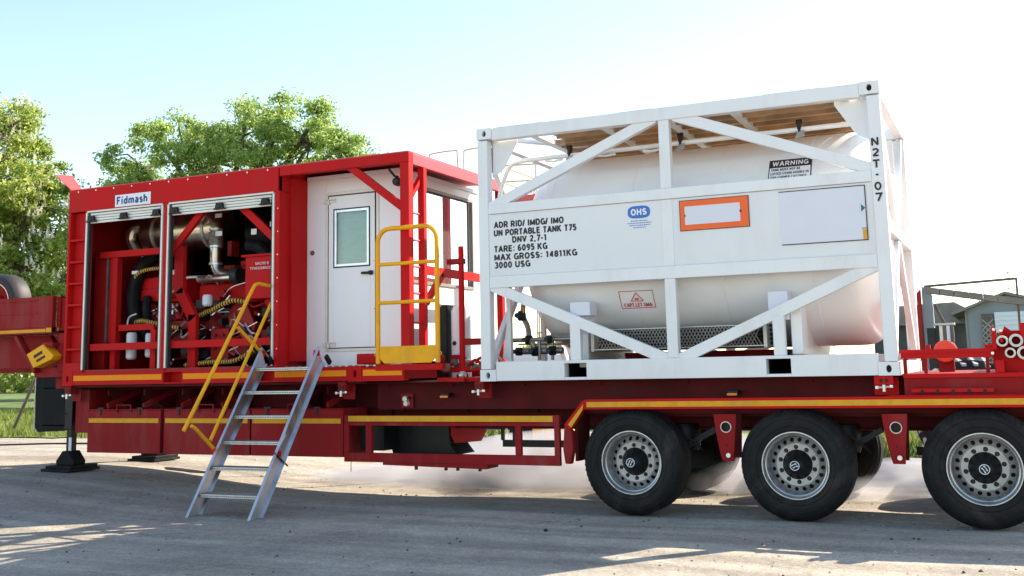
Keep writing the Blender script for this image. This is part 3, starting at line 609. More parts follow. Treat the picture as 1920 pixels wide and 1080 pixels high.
b = M().bar((-3.735, .14, 3.49), (-4.40, .14, 2.84), .085, .05, (0, 1, 0)); out(b, 'diagonal_brace', m_red, fr)
b = M().bar((-3.33, .14, 3.49), (-2.67, .14, 2.93), .09, .05, (0, 1, 0)); out(b, 'diagonal_brace', m_red, fr)
b = M().box(-3.22, -2.67, .20, .62, 2.30, 2.80); b.box(-3.27, -2.67, .18, .64, 2.80, 2.83); b.bar((-3.0, .35, 2.3), (-2.75, .35, 1.95), .09, .05, (0, 1, 0))
out(b, 'oil_tank', m_red, fr, bevel=.006)
text('МАСЛО В', 'tank_lettering', m_sign, mod, -3.07, 2.70, .042, y=.193); text('ТРАНСМИССИЮ', 'tank_lettering', m_sign, mod, -3.15, 2.645, .042, y=.193, width=.40)
# silencer and exhaust
ex = sub('exhaust', mod)
out(M().lathe([(0, 0), (.20, 0), (.255, .03), (.26, .07), (.26, 1.22), (.255, 1.26), (.20, 1.30), (0, 1.30)], (-5.42, .95, 3.30), 'x', 36), 'silencer', m_stain, ex)
for x in (-5.19, -4.35): out(M().lathe([(.262, 0), (.272, .003), (.272, .047), (.262, .05)], (x, .95, 3.30), 'x', 36), 'silencer_strap', m_galv, ex)
out(M().lathe([(.262, 0), (.268, .003), (.268, .012), (.262, .015)], (-4.9, .95, 3.30), 'x', 36), 'silencer_seam', m_stain, ex)
out(M().tube(smooth_path([(-5.42, .85, 3.38), (-5.56, .80, 3.36), (-5.60, .80, 3.22), (-5.52, .82, 3.08), (-5.40, .86, 3.02)], 5), .085, 12), 'inlet_elbow', m_stain, ex)
out(M().tube(smooth_path([(-4.30, .72, 3.40), (-4.14, .66, 3.44), (-4.02, .62, 3.30), (-4.01, .6, 3.0), (-4.0, .6, 2.80), (-3.93, .6, 2.68), (-3.72, .6, 2.62)], 6), .075, 14), 'down_pipe', m_stain, ex)
b = M()
for k in range(9): b.lathe([(.076, 0), (.092, .010), (.076, .020)], (-4.013, .602, 3.02+k*.021), 'z', 16)
out(b, 'flexible_bellows', m_galv, ex)
for z in (2.78, 3.0, 3.22): out(M().lathe([(.078, 0), (.088, .004), (.088, .03), (.078, .034)], (-4.006, .602, z), 'z', 16), 'pipe_clamp', m_bolt, ex)
out(M().cyl((-4.18, .5, 2.60), (-3.62, .5, 2.605), .05, 14), 'cross_pipe', m_stain, ex)
out(M().lathe([(0, 0), (.10, 0), (.11, .03), (.10, .1), (0, .1)], (-3.62, .48, 2.62), 'x', 18), 'turbo_housing', m_dgrey, ex)
out(M().tube(smooth_path([(-4.45, .55, 2.55), (-4.52, .5, 2.62), (-4.3, .5, 2.64), (-4.12, .5, 2.63)], 4), .02, 8), 'small_pipe', m_galv, ex)
# air cleaner, hoses, filters
b = M().lathe([(0, 0), (.2, 0), (.23, .04), (.23, .62), (.2, .66), (0, .66)], (-3.85, 1.15, 3.22), 'x', 28); out(b, 'air_cleaner', m_blkp, mod)
b = M().tube(smooth_path([(-5.0, .6, 2.96), (-5.12, .5, 2.80), (-5.23, .48, 2.5), (-5.2, .48, 2.2), (-5.1, .48, 2.02), (-4.95, .55, 1.9)], 6), .085, 12); b.tube(smooth_path([(-5.02, .5, 2.42), (-4.98, .45, 2.25), (-5.0, .5, 2.1)], 5), .055, 10)
b.tube(smooth_path([(-3.15, .55, 2.55), (-3.0, .5, 2.35), (-2.95, .5, 2.1), (-3.0, .55, 1.85)], 5), .05, 10); b.tube(smooth_path([(-3.5, .6, 3.0), (-3.3, .6, 2.95), (-3.15, .6, 2.8)], 5), .08, 10)
outs(b, 'black_hose', m_blk, mod)
def ribbed(name, pts, r):
    P = smooth_path(pts, 12); rad = [r*(1+.16*(k % 2)) for k in range(len(P))]
    out(M().tube(P, r, 10, rad), name, m_hose, mod, smooth=0)
ribbed('corrugated_hose', [(-5.25, .45, 2.55), (-5.15, .42, 2.69), (-5.0, .42, 2.76), (-4.72, .45, 2.78)], .022)
ribbed('corrugated_hose', [(-5.13, .42, 2.10), (-4.95, .38, 2.11), (-4.72, .38, 2.06), (-4.4, .42, 2.0)], .028)
ribbed('corrugated_hose', [(-4.08, .42, 2.15), (-3.85, .40, 2.22), (-3.60, .42, 2.31), (-3.4, .5, 2.28)], .028)
ribbed('corrugated_hose', [(-4.2, .3, 1.54), (-3.8, .3, 1.57), (-3.45, .3, 1.58), (-3.2, .36, 1.70)], .026)
for x, y, za, zb, r in ((-5.10, .33, 1.63, 1.97, .065), (-4.80, .33, 1.65, 1.95, .055), (-3.895, .33, 2.25, 2.39, .062)):
    out(M().lathe([(0, za), (r*.7, za), (r, za+.02), (r, zb-.03), (r*.8, zb), (0, zb)], (x, y, 0), 'z', 18), 'filter_canister', m_filt, mod)
for x, z, w, h in ((-3.86, 3.35, .10, .05), (-3.85, 3.12, .10, .06), (-3.3, 3.10, .08, .07), (-3.02, 3.18, .07, .06), (-5.2, 2.72, .1, .04), (-4.55, 2.18, .05, .05)):
    bx('label_tag', m_sign, mod, (x, x+w, .40, .41, z, z+h))
out(M().tube(smooth_path([(-5.15, .3, 2.0), (-5.13, .3, 2.15), (-5.0, .3, 2.2)], 4), .012, 6), 'steel_line', m_galv, mod)

# ---- operator cabin
CB = M(); CX0, CX1, CY0, CY1, CZ0, CZ1 = -2.545, -1.25, .5, 2.44, 1.49, 3.70
d0, d1, dz0, dz1 = -2.27, -1.54, 1.66, 3.53
CB.box(CX0, d0, CY0, CY0+.06, CZ0, CZ1); CB.box(d1, CX1, CY0, CY0+.06, CZ0, CZ1); CB.box(d0, d1, CY0, CY0+.06, dz1, CZ1); CB.box(d0, d1, CY0, CY0+.06, CZ0, dz0)
CB.box(CX1-.06, CX1-.0005, CY0+.0605, .74, CZ0, CZ1); CB.box(CX1-.06, CX1, 2.34, CY1, CZ0, CZ1); CB.box(CX1-.06, CX1, .74, 2.34, 3.60, CZ1); CB.box(CX1-.06, CX1, .74, 2.34, CZ0, 2.43)
CB.box(CX0, CX1, CY1, CY1+.05, CZ0, CZ1); CB.box(CX0, CX1, CY0+.061, CY1, CZ0, CZ0+.04); CB.box(CX0, CX0+.04, CY0+.061, CY1, CZ0+.041, CZ1)
out(CB, 'cabin_wall', m_cab, mod, bevel=.004)
bx('cabin_roof', m_cab, mod, (CX0, CX1+.02, CY0-.01, CY1+.05, CZ1+.001, CZ1+.05), bevel=.006)
bx('end_window', m_glass, mod, (CX1-.04, CX1-.028, .72, 2.36, 2.41, 3.62))
wf = M(); X_ = CX1
wf.box(X_-.001, X_+.015, .74, .775, 2.465, 3.565); wf.box(X_-.001, X_+.015, 2.305, 2.34, 2.465, 3.565); wf.box(X_-.001, X_+.016, .74, 2.34, 3.565, 3.60); wf.box(X_-.001, X_+.016, .74, 2.34, 2.43, 2.465)
out(wf, 'window_frame', m_gask, mod)
gk = M(); t = .03; y_ = CY0-.012
gk.box(d0-.005, d0+t, y_, CY0+.02, dz0, dz1); gk.box(d1-t, d1+.005, y_, CY0+.02, dz0, dz1); gk.box(d0+t, d1-t, y_, CY0+.02, dz1-t, dz1+.005); gk.box(d0+t, d1-t, y_, CY0+.02, dz0-.005, dz0+t)
out(gk, 'door_frame', m_shut, mod, bevel=.003)
dr = sub('door', mod); a, c, e, f = d0+.045, d1-.045, dz0+.04, dz1-.045; wx0, wx1, wz0, wz1 = -2.155, -1.65, 2.63, 3.33
D = M(); yb, ya = CY0-.018, CY0+.03
D.box(a, wx0, yb, ya, e, f); D.box(wx1, c, yb, ya, e, f); D.box(wx0, wx1, yb, ya, wz1, f); D.box(wx0, wx1, yb, ya, e, wz0)
out(D, 'door_leaf', m_cab, dr, bevel=.003)
G = M(); s_ = .014
G.box(a-.008, a, yb+.004, ya, e-.01, f+.01); G.box(c, c+.008, yb+.004, ya, e-.01, f+.01); G.box(a, c, yb+.004, ya, f, f+.01); G.box(a, c, yb+.004, ya, e-.01, e)
for q in ((wx0-.0, wx0+s_, wz0, wz1), (wx1-s_, wx1, wz0, wz1), (wx0+s_, wx1-s_, wz1-s_, wz1), (wx0+s_, wx1-s_, wz0, wz0+s_)): G.box(q[0], q[1], yb-.006, ya-.001, q[2], q[3])
out(G, 'door_seal', m_seal, dr)
F_ = M()
for q in ((wx0+s_, wx0+s_+.03, wz0+s_, wz1-s_), (wx1-s_-.03, wx1-s_, wz0+s_, wz1-s_)): F_.box(q[0], q[1], yb-.004, ya-.002, q[2], q[3])
F_.box(wx0+s_+.03, wx1-s_-.03, yb-.004, ya-.002, wz1-s_-.03, wz1-s_); F_.box(wx0+s_+.03, wx1-s_-.03, yb-.004, ya-.002, wz0+s_, wz0+s_+.03)
out(F_, 'window_rim', m_alu, dr, bevel=.002)
bx('door_pane', m_pane, dr, (wx0+.03, wx1-.03, yb+.012, yb+.017, wz0+.03, wz1-.03))
B_ = M()
for k in range(30):
    z = wz0+.045+k*.0212; B_.prism([(CY0+.055, z), (CY0+.058, z-.001), (CY0+.066, z+.018), (CY0+.063, z+.019)], wx0-.03, wx1+.03, 'x')
outs(B_, 'blind_slat', m_blind, dr, smooth=0); bx('blind_backing', m_blind, dr, (wx0-.04, wx1+.04, CY0+.07, CY0+.074, wz0-.03, wz1+.03))
h = M().box(-1.755, -1.60, yb-.035, yb-.022, 2.535, 2.565); h.box(-1.66, -1.61, yb-.022, yb, 2.525, 2.575); out(h, 'door_handle', m_blkp, dr, bevel=.004)
for z in (3.42, 1.73):
    h = M().box(-2.30, -2.12, yb-.014, yb-.001, z-.012, z+.012); h.cyl((-2.215, yb-.02, z-.035), (-2.215, yb-.02, z+.035), .012, 10); h.box(-2.27, -2.12, yb-.016, yb-.002, z+.02, z+.035); out(h, 'hinge', m_shut, dr, bevel=.002)
h = M().lathe([(0, -.02), (.018, -.02), (.022, 0), (.03, .0), (.03, .006)], (-2.466, CY0-.006, 2.83), 'y', 14); out(h, 'wall_socket', m_brown, mod)
bx('door_sill', m_red, mod, (-1.72, -1.40, .30, .50, 1.50, 1.62), bevel=.01)
# column, ladder and braces at the cabin corner
bx('corner_column', m_red, mod, (-.960, -.848, .001, .10, 1.50, 3.699), bevel=.004)
bx('ladder_rail', m_red, mod, (-.925, -.845, .33, .40, 1.50, 3.684), bevel=.004)
for z in (3.15, 2.85, 2.555, 2.26, 1.94, 1.66):
    rad = [.013+.003*(k % 2) for k in range(13)]; out(M().tube([(-.89, .10+.23*k/12, z) for k in range(13)], .013, 6, rad), 'ladder_rung', m_pink, mod)
out(M().bar((-1.66, .045, 3.74), (-.945, .045, 3.20), .085, .05, (0, 1, 0)), 'knee_brace', m_red, mod)
out(M().bar((-.90, .10, 3.30), (-.90, .45, 3.68), .05, .05, (1, 0, 0)), 'knee_brace', m_red, mod)
lb = M().tube([(-1.22, .2, 3.68), (-1.16, .22, 3.60), (-1.10, .2, 3.58)], .014, 6); lb.lathe([(0, 0), (.035, 0), (.05, .03), (.05, .09), (0, .10)], (-1.12, .16, 3.53), 'y', 12); out(lb, 'work_lamp', m_dgrey, mod)
ra = M().bar((-.88, .40, 2.53), (-.88, 2.36, 2.53), .10, .05, (1, 0, 0)); out(ra, 'side_rail', m_red, mod)
out(M().bar((-.88, .42, 2.16), (-.88, .80, 2.50), .07, .05, (1, 0, 0)), 'knee_brace', m_red, mod)
bx('rear_post', m_red, mod, (-.93, -.85, 2.36, 2.44, 1.30, 3.81))
# platform outside the door, step box and yellow gate
pf = M().box(-1.275, -.45, -.012, .06, 1.425, 1.492); pf.box(-1.275, -.45, .06, .50, 1.47, 1.492); out(pf, 'platform', m_red, mod, bevel=.003)
pf2 = M()
for k in range(14): pf2.box(-2.5+k*.09, -2.47+k*.09, .03, .50, 1.478, 1.492)
outs(pf2, 'grating_bar', m_galv, mod)
gt = sub('safety_gate', mod); xa, xb, zb_, zt_ = -1.225, -.488, 1.50, 2.965; R_ = .15; yg = -.035
P = [(xa, yg, zb_), (xa, yg, zt_-R_)]+[(xa+R_-R_*math.cos(t), yg, zt_-R_+R_*math.sin(t)) for t in np.linspace(0, PI/2, 7)]+[(xb-R_+R_*math.sin(t), yg, zt_-R_+R_*math.cos(t)) for t in np.linspace(0, PI/2, 7)]+[(xb, yg, zb_)]
out(M().tube(P, .026, 12), 'gate_loop', m_yel, gt)
for z in (2.575, 2.155): out(M().cyl((xa, yg, z), (xb, yg, z), .021, 12), 'gate_rail', m_yel, gt)
out(M().prism([(xa+.022, 1.555), (xa+.08, 1.502), (xb-.08, 1.502), (xb-.022, 1.555), (xb-.022, 1.685), (xa+.022, 1.685)], yg-.004, yg+.004), 'kick_plate', m_yel, gt)
b = M()
for z in (1.60, 2.10, 2.62):
    for x in (xa-.03, xb+.03): b.lathe([(.010, -.004), (.018, -.004), (.018, .004), (.010, .004)], (x, yg, z), 'y', 10)
outs(b, 'gate_ring', m_yel, gt)
# roof guard loops on the far edge
for xs in ((-1.86, -1.44), (-1.34, -.95)):
    a, c = xs; zz = 3.824; flip = xs[0] > -1.5
    P = smooth_path([(a, 2.3, zz), (a, 2.3, 4.22), (a+.04, 2.3, 4.275), (c-.05, 2.3, 4.285), (c, 2.3, 4.24), (c, 2.3, zz)], 4); out(M().tube(P, .009, 6), 'roof_guard', m_rail_y, mod)
bx('roof_hatch', m_pink, mod, (-1.5, -1.02, .6, 1.5, 3.825, 3.85), bevel=.004); bx('roof_hatch', m_pink, mod, (-4.9, -4.4, .3, 1.0, 3.825, 3.86), bevel=.004)

# ================================================================== TANK CONTAINER
tc_ = thing('tank_container', 'white framed nitrogen tank container standing on the trailer bed', 'tank container', (2.05, 0, 1.297))
L_, Wd, Z0, Z1 = 4.10, 2.438, 1.297, 3.961
for x in (0, L_-.115):
    for y in (0, Wd-.115): bx('corner_post', m_white, tc_, (x, x+.115, y, y+.115, Z0+.12, Z1-.13), bevel=.006)
def casting(x, y, z, sy):
    w, hh, dd = .178, .118, .162; x0_ = x; c = M(); yy = y
    uv = [(-1,-1),(-.5,-1),(0,-1),(.5,-1),(1,-1),(1,-.5),(1,0),(1,.5),(1,1),(.5,1),(0,1),(-.5,1),(-1,1),(-1,.5),(-1,0),(-1,-.5)]
    outer = [(x0_+w/2+w/2*u, yy, z+hh/2+hh/2*v) for u, v in uv]; hole = [(x0_+w/2+.024*math.cos(math.atan2(v, u)), yy, z+hh/2+.034*math.sin(math.atan2(v, u))) for u, v in uv]
    c.holed(outer, hole); c.holed(hole, [(p[0], p[1]+sy*.06, p[2]) for p in hole]); o_ = [(p[0], p[1]+sy*dd, p[2]) for p in outer]; c.holed(outer, o_); c.add(o_, [tuple(range(16))])
    o = out(c, 'corner_casting', m_white, tc_, smooth=0); bx('casting_pocket', m_blkp, o, (x0_+.04, x0_+w-.04, min(yy+sy*.061, yy+sy*.066), max(yy+sy*.061, yy+sy*.066), z+.015, z+hh-.015))
for x in (-.006, L_-.172):
    for y, sy in ((-.006, 1), (Wd+.006, -1)):
        casting(x, y, Z0-.002, sy); casting(x, y, Z1-.116, sy)
for y in (0, Wd-.1):
    bx('top_rail', m_white, tc_, (.173, L_-.173, y+.001, y+.099, 3.828, 3.958), bevel=.005)
    bx('middle_rail', m_white, tc_, (.116, L_-.116, y+.002, y+.09, 3.035, 3.142), bevel=.004)
    bx('middle_rail', m_white, tc_, (.116, L_-.116, y+.002, y+.09, 2.255, 2.378), bevel=.004)
    b = M(); zl, zh = Z0, 1.492
    for a, c in ((.173, .932), (1.167, 2.943), (3.168, L_-.173)): b.box(a, c, y+.001, y+.12, zl, zh)
    for a, c in ((.932, 1.167), (2.943, 3.168)): b.box(a, c, y+.001, y+.12, zl, 1.325); b.box(a, c, y+.001, y+.12, 1.462, zh)
    out(b, 'bottom_rail', m_white, tc_, bevel=.004)
for a, c in ((.932, 1.167), (2.943, 3.168)):
    b = M().box(a-.01, a-.0005, .121, Wd-.121, 1.31, 1.47); b.box(c+.0005, c+.01, .121, Wd-.121, 1.31, 1.47); b.box(a, c, .121, Wd-.121, 1.463, 1.47); b.box(a, c, .121, Wd-.121, 1.31, 1.324); b.box(a, c, 1.2, 1.21, 1.324, 1.463)
    out(b, 'fork_pocket', m_dgrey, tc_)
for y in (.052, Wd-.052):
    bx('middle_post', m_white, tc_, (2.004, 2.112, y-.047, y+.045, 1.493, 2.254), bevel=.004); bx('middle_post', m_white, tc_, (2.004, 2.112, y-.047, y+.045, 3.143, 3.827), bevel=.004)
    bx('middle_post', m_white, tc_, (2.004, 2.112, y-.0475 if y < 1 else y+.036, y-.0385 if y < 1 else y+.045, 2.379, 3.034), bevel=.002)
    for p, q, w in (((.10, 3.10), (1.96, 3.865), .105), ((2.16, 3.865), (4.02, 3.145), .108), ((.10, 2.29), (2.02, 1.47), .108), ((2.10, 1.47), (4.02, 2.30), .106)):
        out(M().bar((p[0], y, p[1]), (q[0], y, q[1]), w, .07, (0, 1, 0)), 'diagonal_brace', m_white, tc_, bevel=.004)
    for a, c, zz in ((.997, 1.107, 1.875), (3.018, 3.125, 1.86)): bx('stub_post', m_white, tc_, (a, c, y-.04, y+.04, 1.493, zz), bevel=.004)
# solid name panel
bx('side_panel', m_panel, tc_, (.116, L_-.116, .012, .018, 2.379, 3.034))
bx('side_panel', m_panel, tc_, (.116, L_-.116, Wd-.018, Wd-.012, 2.379, 3.034))
for x in (.0, L_-.09):
    bx('end_rail', m_white, tc_, (x+.001, x+.089, .163, Wd-.163, 3.84, 3.958), bevel=.004); bx('end_rail', m_white, tc_, (x+.001, x+.089, .163, Wd-.163, Z0+.002, 1.42), bevel=.004); bx('end_rail', m_white, tc_, (x+.002, x+.085, .116, Wd-.116, 2.60, 2.71), bevel=.004)
    for s in (0, 1):
        ye = .08 if s == 0 else Wd-.08; ym = Wd/2-.04 if s == 0 else Wd/2+.04
        out(M().bar((x+.044, ye, 3.86), (x+.044, ym, 2.70), .085, .06, (1, 0, 0)), 'end_brace', m_white, tc_, bevel=.003)
        out(M().bar((x+.044, ye, 1.40), (x+.044, ym, 2.61), .085, .06, (1, 0, 0)), 'end_brace', m_white, tc_, bevel=.003)
# gusset plates in the top corners
for x, s in ((.116, 1), (L_-.116, -1)):
    for y in (.12, Wd-.128):
        out(M().prism([(x, 3.84), (x+s*.30, 3.84), (x+s*.30, 3.80), (x+s*.13, 3.52), (x, 3.44)], y, y+.008), 'gusset_plate', m_white, tc_)
    out(M().prism([(.12, 3.955), (.62, 3.955), (.12, 3.50)], x if s > 0 else x-.008, x+.008 if s > 0 else x, 'x'), 'gusset_plate', m_white, tc_)
# tank with dished heads and weld seams
Rt, tz, ty = 1.075, 2.655, 1.219
prof = [(Rt*math.sin(t), .17+.52*(1-math.cos(t))) for t in np.linspace(0.001, PI/2, 16)]+[(Rt*math.sin(t)**.62, 4.04-.36*(1-math.cos(t)**.8)) for t in np.linspace(PI/2, .0005, 22)]
out(M().lathe(prof, (0, ty, tz), 'x', 96), 'tank_shell', m_tank, tc_)
for x in (.72, 1.62, 2.52, 3.38): out(M().lathe([(Rt-.002, -.009), (Rt+.0035, -.004), (Rt+.0035, .004), (Rt-.002, .009)], (x, ty, tz), 'x', 96), 'weld_seam', m_tank, tc_)
for x in (1.05, 3.20):
    sd_ = M().prism([(.25, 1.42), (2.19, 1.42), (2.19, 1.75), (1.9, 1.95), (.54, 1.95), (.25, 1.75)], x-.05, x+.05, 'x'); out(sd_, 'tank_saddle', m_white, tc_)
bx('bracket_box', m_lil, tc_, (.975, 1.19, .09, .30, 1.935, 2.075), bevel=.006)
bx('bracket_box', m_lil, tc_, (2.97, 3.155, .10, .34, 1.82, 2.09), bevel=.006)
bx('support_plate', m_tank, tc_, (3.16, 3.26, .15, .45, 1.50, 1.95), bevel=.006)
# roof: tan boards between white cross members
for k in range(9):
    y = .14+k*.24; bx('roof_board', m_plank, tc_, (.62 if k > 1 else .75, 3.74, y, y+.222, 3.874+.004*(k % 2), 3.892+.004*(k % 2)), bevel=.004); bx('board_rib', m_plank, tc_, (.66 if k > 1 else .79, 3.73, y+.17, y+.20, 3.835, 3.873))
for x in (.58, 1.36, 2.02, 2.70, 3.74): bx('roof_cross_member', m_white, tc_, (x, x+.08, .101, Wd-.101, 3.83, 3.868), bevel=.003)
out(M().bar((.14, .12, 3.87), (.95, 1.2, 3.87), .09, .03, (0, 0, 1)), 'roof_brace', m_white, tc_)
b = M()
for a, c in ((.22, .75), (1.60, 1.95), (3.05, 3.6)): b.box(a, c, .03, .13, 3.9585, 3.966)
outs(b, 'grip_strip', m_dgrey, tc_)
# hanging lifting pipe with black clamps and tags
P = smooth_path([(.08, .36, 3.05), (.085, .36, 3.28), (.14, .36, 3.45), (.22, .36, 3.60), (.34, .36, 3.64), (.6, .36, 3.645)], 5)+[Vector((3.85, .36, 3.66))]
out(M().tube(P, .024, 10), 'hand_pipe', m_pipe if False else m_white, tc_)
for k, x in enumerate((.92, 2.13, 3.315)):
    c = M().box(x-.018, x+.018, .325, .39, 3.66, 3.74); c.cyl((x-.03, .35, 3.735), (x+.03, .35, 3.735), .022, 8); c.box(x-.012, x+.012, .325, .345, 3.60, 3.66)
    out(c, 'pipe_clamp', m_blkp, tc_, bevel=.003)
    out(M().prism([(x-.04, 3.56), (x+.05, 3.575), (x+.055, 3.64), (x-.015, 3.62)], .30, .306), 'clamp_tag', m_pipe, tc_)
for x in (.66, 1.25, 1.75, 2.85): out(M().tube([(x, .30, 3.60), (x+.10, .28, 3.585), (x+.2, .3, 3.60)], .012, 6), 'lifting_lug', m_white, tc_)
# thin seams on the panel edges
bx('panel_seam', m_brown, tc_, (.13, L_-.13, .0005, .0018, 3.031, 3.0345)); bx('panel_seam', m_blue if False else m_lil, tc_, (.13, L_-.13, .0005, .0018, 2.3785, 2.383))
# lettering on the panel
for s, x, z, w in (('ADR RID/ IMDG/ IMO', .178, 2.884, .785), ('UN PORTABLE TANK T75', .175, 2.798, .925), ('DNV 2,7-1', .385, 2.718, .385), ('TARE: 6095 KG', .175, 2.629, .60), ('MAX GROSS: 14811KG', .175, 2.542, .925), ('3000 USG', .175, 2.460, .405)):
    block(s, 'lettering', m_print, tc_, x, z, .063, w, .0115, th=.275)
ov = M().prism([(1.655+.115+.115*math.copysign(abs(math.cos(t))**.55, math.cos(t)), 2.93+.062*math.copysign(abs(math.sin(t))**.75, math.sin(t))) for t in np.linspace(0, 2*PI, 40, endpoint=False)], .0075, .0118); out(ov, 'oval_badge', m_blue, tc_)
block('OHS', 'badge_lettering', m_sign, tc_, 1.69, 2.90, .062, .16, .0068, th=.24)
random.seed(9); mm = M()
for k, w in enumerate((.17, .24, .2, .12)):      # print too small to read
    u = -w/2
    while u < w/2: d = random.uniform(.006, .016); mm.box(1.77+u, 1.77+u+d, .0108, .0114, 2.838-k*.022, 2.848-k*.022); u += d+.006
out(mm, 'badge_small_print', m_blue, tc_, kind='stuff')
b = M(); b.box(2.19, 2.855, .004, .0115, 2.945, 3.0); b.box(2.19, 2.855, .004, .0115, 2.712, 2.765); b.box(2.19, 2.235, .004, .0115, 2.765, 2.945); b.box(2.775, 2.855, .004, .0115, 2.765, 2.945)
out(b, 'orange_plate', m_orange, tc_); bx('plate_insert', m_lil, tc_, (2.235, 2.775, .006, .0112, 2.765, 2.945))
b = M().box(2.185, 2.86, .003, .0113, 3.0, 3.006); b.box(2.185, 2.86, .003, .0113, 2.706, 2.712); b.box(2.855, 2.861, .003, .0113, 2.706, 3.006); b.box(2.184, 2.19, .003, .0113, 2.706, 3.006)
b.box(2.232, 2.242, .002, .006, 2.845, 2.865); b.box(2.772, 2.79, .002, .006, 2.85, 2.872); outs(b, 'plate_edge', m_print, tc_)
bx('data_board', m_lil, tc_, (3.15, 3.913, .005, .0112, 2.513, 3.002))
b = M().box(3.145, 3.92, .003, .0113, 3.002, 3.010); b.box(3.15, 3.92, .003, .0113, 2.505, 2.513); b.box(3.913, 3.921, .003, .0113, 2.505, 3.010); b.box(3.87, 3.913, .003, .0049, 2.612, 2.618); outs(b, 'board_outline', m_print, tc_)
out(M().prism([(3.875, 2.835), (3.913, 2.80), (3.875, 2.765)], .003, .0049), 'board_arrow', pm('dark_green_print', (.01, .16, .14), .5, bump=0), tc_)
bx('board_sticker', m_ystr, tc_, (3.878, 3.911, .003, .0049, 2.515, 2.605))
for k, ch in enumerate('N2T-07'):
    block(ch, 'post_lettering', m_print, tc_, 4.035, (3.36, 3.26, 3.155, 3.06, 2.95, 2.85)[k], .074, {'-': .03}.get(ch, .062), -.0045, th=.22, align='C')
# signs on the curved shell: laid along the surface
def on_shell(x, z, lift=.004): return ty-math.sqrt(max(0, (Rt+lift)**2-(z-tz)**2))
def shell_patch(name, mat, x0, x1, z0, z1, lift):
    mm = M(); n = 8; rows = []
    for k in range(n+1):
        z = z0+(z1-z0)*k/n; rows.append((on_shell(0, z, lift), z))
    for k in range(n):
        a, c = rows[k], rows[k+1]; mm.add([(x0, a[0], a[1]), (x1, a[0], a[1]), (x1, c[0], c[1]), (x0, c[0], c[1])], [(0, 1, 2, 3)])
    return out(mm, name, mat, tc_)
def shell_text(s, name, mat, x, z, size, width, bold, lift=.012):
    y = on_shell(x, z+size/2, lift); ang = math.asin(max(-1, min(1, (z+size/2-tz)/Rt)))
    return text(s, name, mat, tc_, 0, 0, size, width=width, rot=(PI/2-ang*1.0, 0, 0), bold=bold, pos=(x, y+math.sin(ang)*size*-.5, z))
zs0, zs1 = 3.165, 3.36
shell_patch('warning_sign', m_print, 3.00, 3.41, zs0-.005, zs1+.03, .004); shell_patch('warning_face', m_sign, 3.01, 3.40, zs0, zs0+.135, .008)
block('WARNING', 'warning_lettering', m_sign, tc_, 3.035, zs0+.155, .05, .34, 0, th=.2, place=lambda u, w, d: (3.035+u, on_shell(0, zs0+.155+w, .0075+d), zs0+.155+w))
for k, (s, w) in enumerate((('TANK MUST NOT BE', .28), ('LIFTED USING HOOKS IN', .36), ('TOP CORNER CASTINGS', .34))): block(s, 'warning_small_print', m_print, tc_, 0, 0, .026, w, 0, th=.17, place=lambda u, w_, d, z_=zs0+.10-k*.042: (3.025+u, on_shell(0, z_+w_, .0105+d), z_+w_))
for a in ((1.44, 1.80, 2.0, 2.006), (1.44, 1.80, 2.165, 2.171), (1.44, 1.446, 2.0, 2.171), (1.794, 1.80, 2.0, 2.171)): shell_patch('caution_frame', m_redp, *a, .004)
block('CAPT.LET GMA', 'caution_lettering', m_redp, tc_, 0, 0, .036, .29, 0, th=.2, place=lambda u, w, d: (1.475+u, on_shell(0, 2.015+w, .004+d), 2.015+w))
t3 = []
mm = M()
for (p, q) in (((1.555, 2.07), (1.62, 2.15)), ((1.62, 2.15), (1.685, 2.07)), ((1.685, 2.07), (1.555, 2.07))):
    y0, y1 = on_shell(0, p[1], .006), on_shell(0, q[1], .006); mm.bar((p[0], y0, p[1]), (q[0], y1, q[1]), .007, .003, (0, 1, 0))
mm.bar((1.60, on_shell(0, 2.09, .006), 2.09), (1.64, on_shell(0, 2.09, .006), 2.09), .02, .003, (0, 1, 0)); out(mm, 'caution_triangle', m_redp, tc_)
# ambient vaporiser behind expanded metal
gd = sub('vaporiser', tc_)
mm = M(); xa, xb, za, zb = 1.15, 2.88, 1.592, 1.79; pitch_ = .034; hh = zb-za; n = int((xb-xa)/pitch_)
for k in range(-6, n+1):
    for s in (1, -1):
        x0_ = xa+k*pitch_; x1_ = x0_+hh*.55
        if s < 0: x0_, x1_ = x1_, x0_
        t0, t1 = 0., 1.
        lo, hi = (x0_, x1_)
        if min(lo, hi) < xa or max(lo, hi) > xb: continue
        mm.bar((lo, .28, za), (hi, .28, zb), .006, .004, (0, 1, 0))
out(mm, 'wire_mesh', m_pipe, gd, kind='stuff')
b = M().box(xa, xb, .275, .285, zb-.004, zb+.004); b.box(xa, xb, .275, .285, za-.005, za+.005); outs(b, 'mesh_edge', m_galv, gd)
for x in (xa-.012, xb+.012): bx('end_plate', m_shut, gd, (x-.018, x+.018, .27, .75, za-.02, zb+.01), bevel=.003)
mm = M()
for k in range(5):
    z = 1.615+k*.042; mm.cyl((xa-.10, .42, z), (xb+.09, .42, z), .013, 8)
    for x in (xa-.10, xb+.09): mm.tube(arc((0, 0), .021, -PI/2, PI/2, 5, lambda u, w, x=x, z=z: (x-u if x < 2 else x+u, .42, z+.021+w)), .013, 6) if k < 4 else None
outs(mm, 'vaporiser_tube', m_dgrey, gd); bx('vaporiser_back', m_blkp, gd, (xa, xb, .47, .48, za, zb))
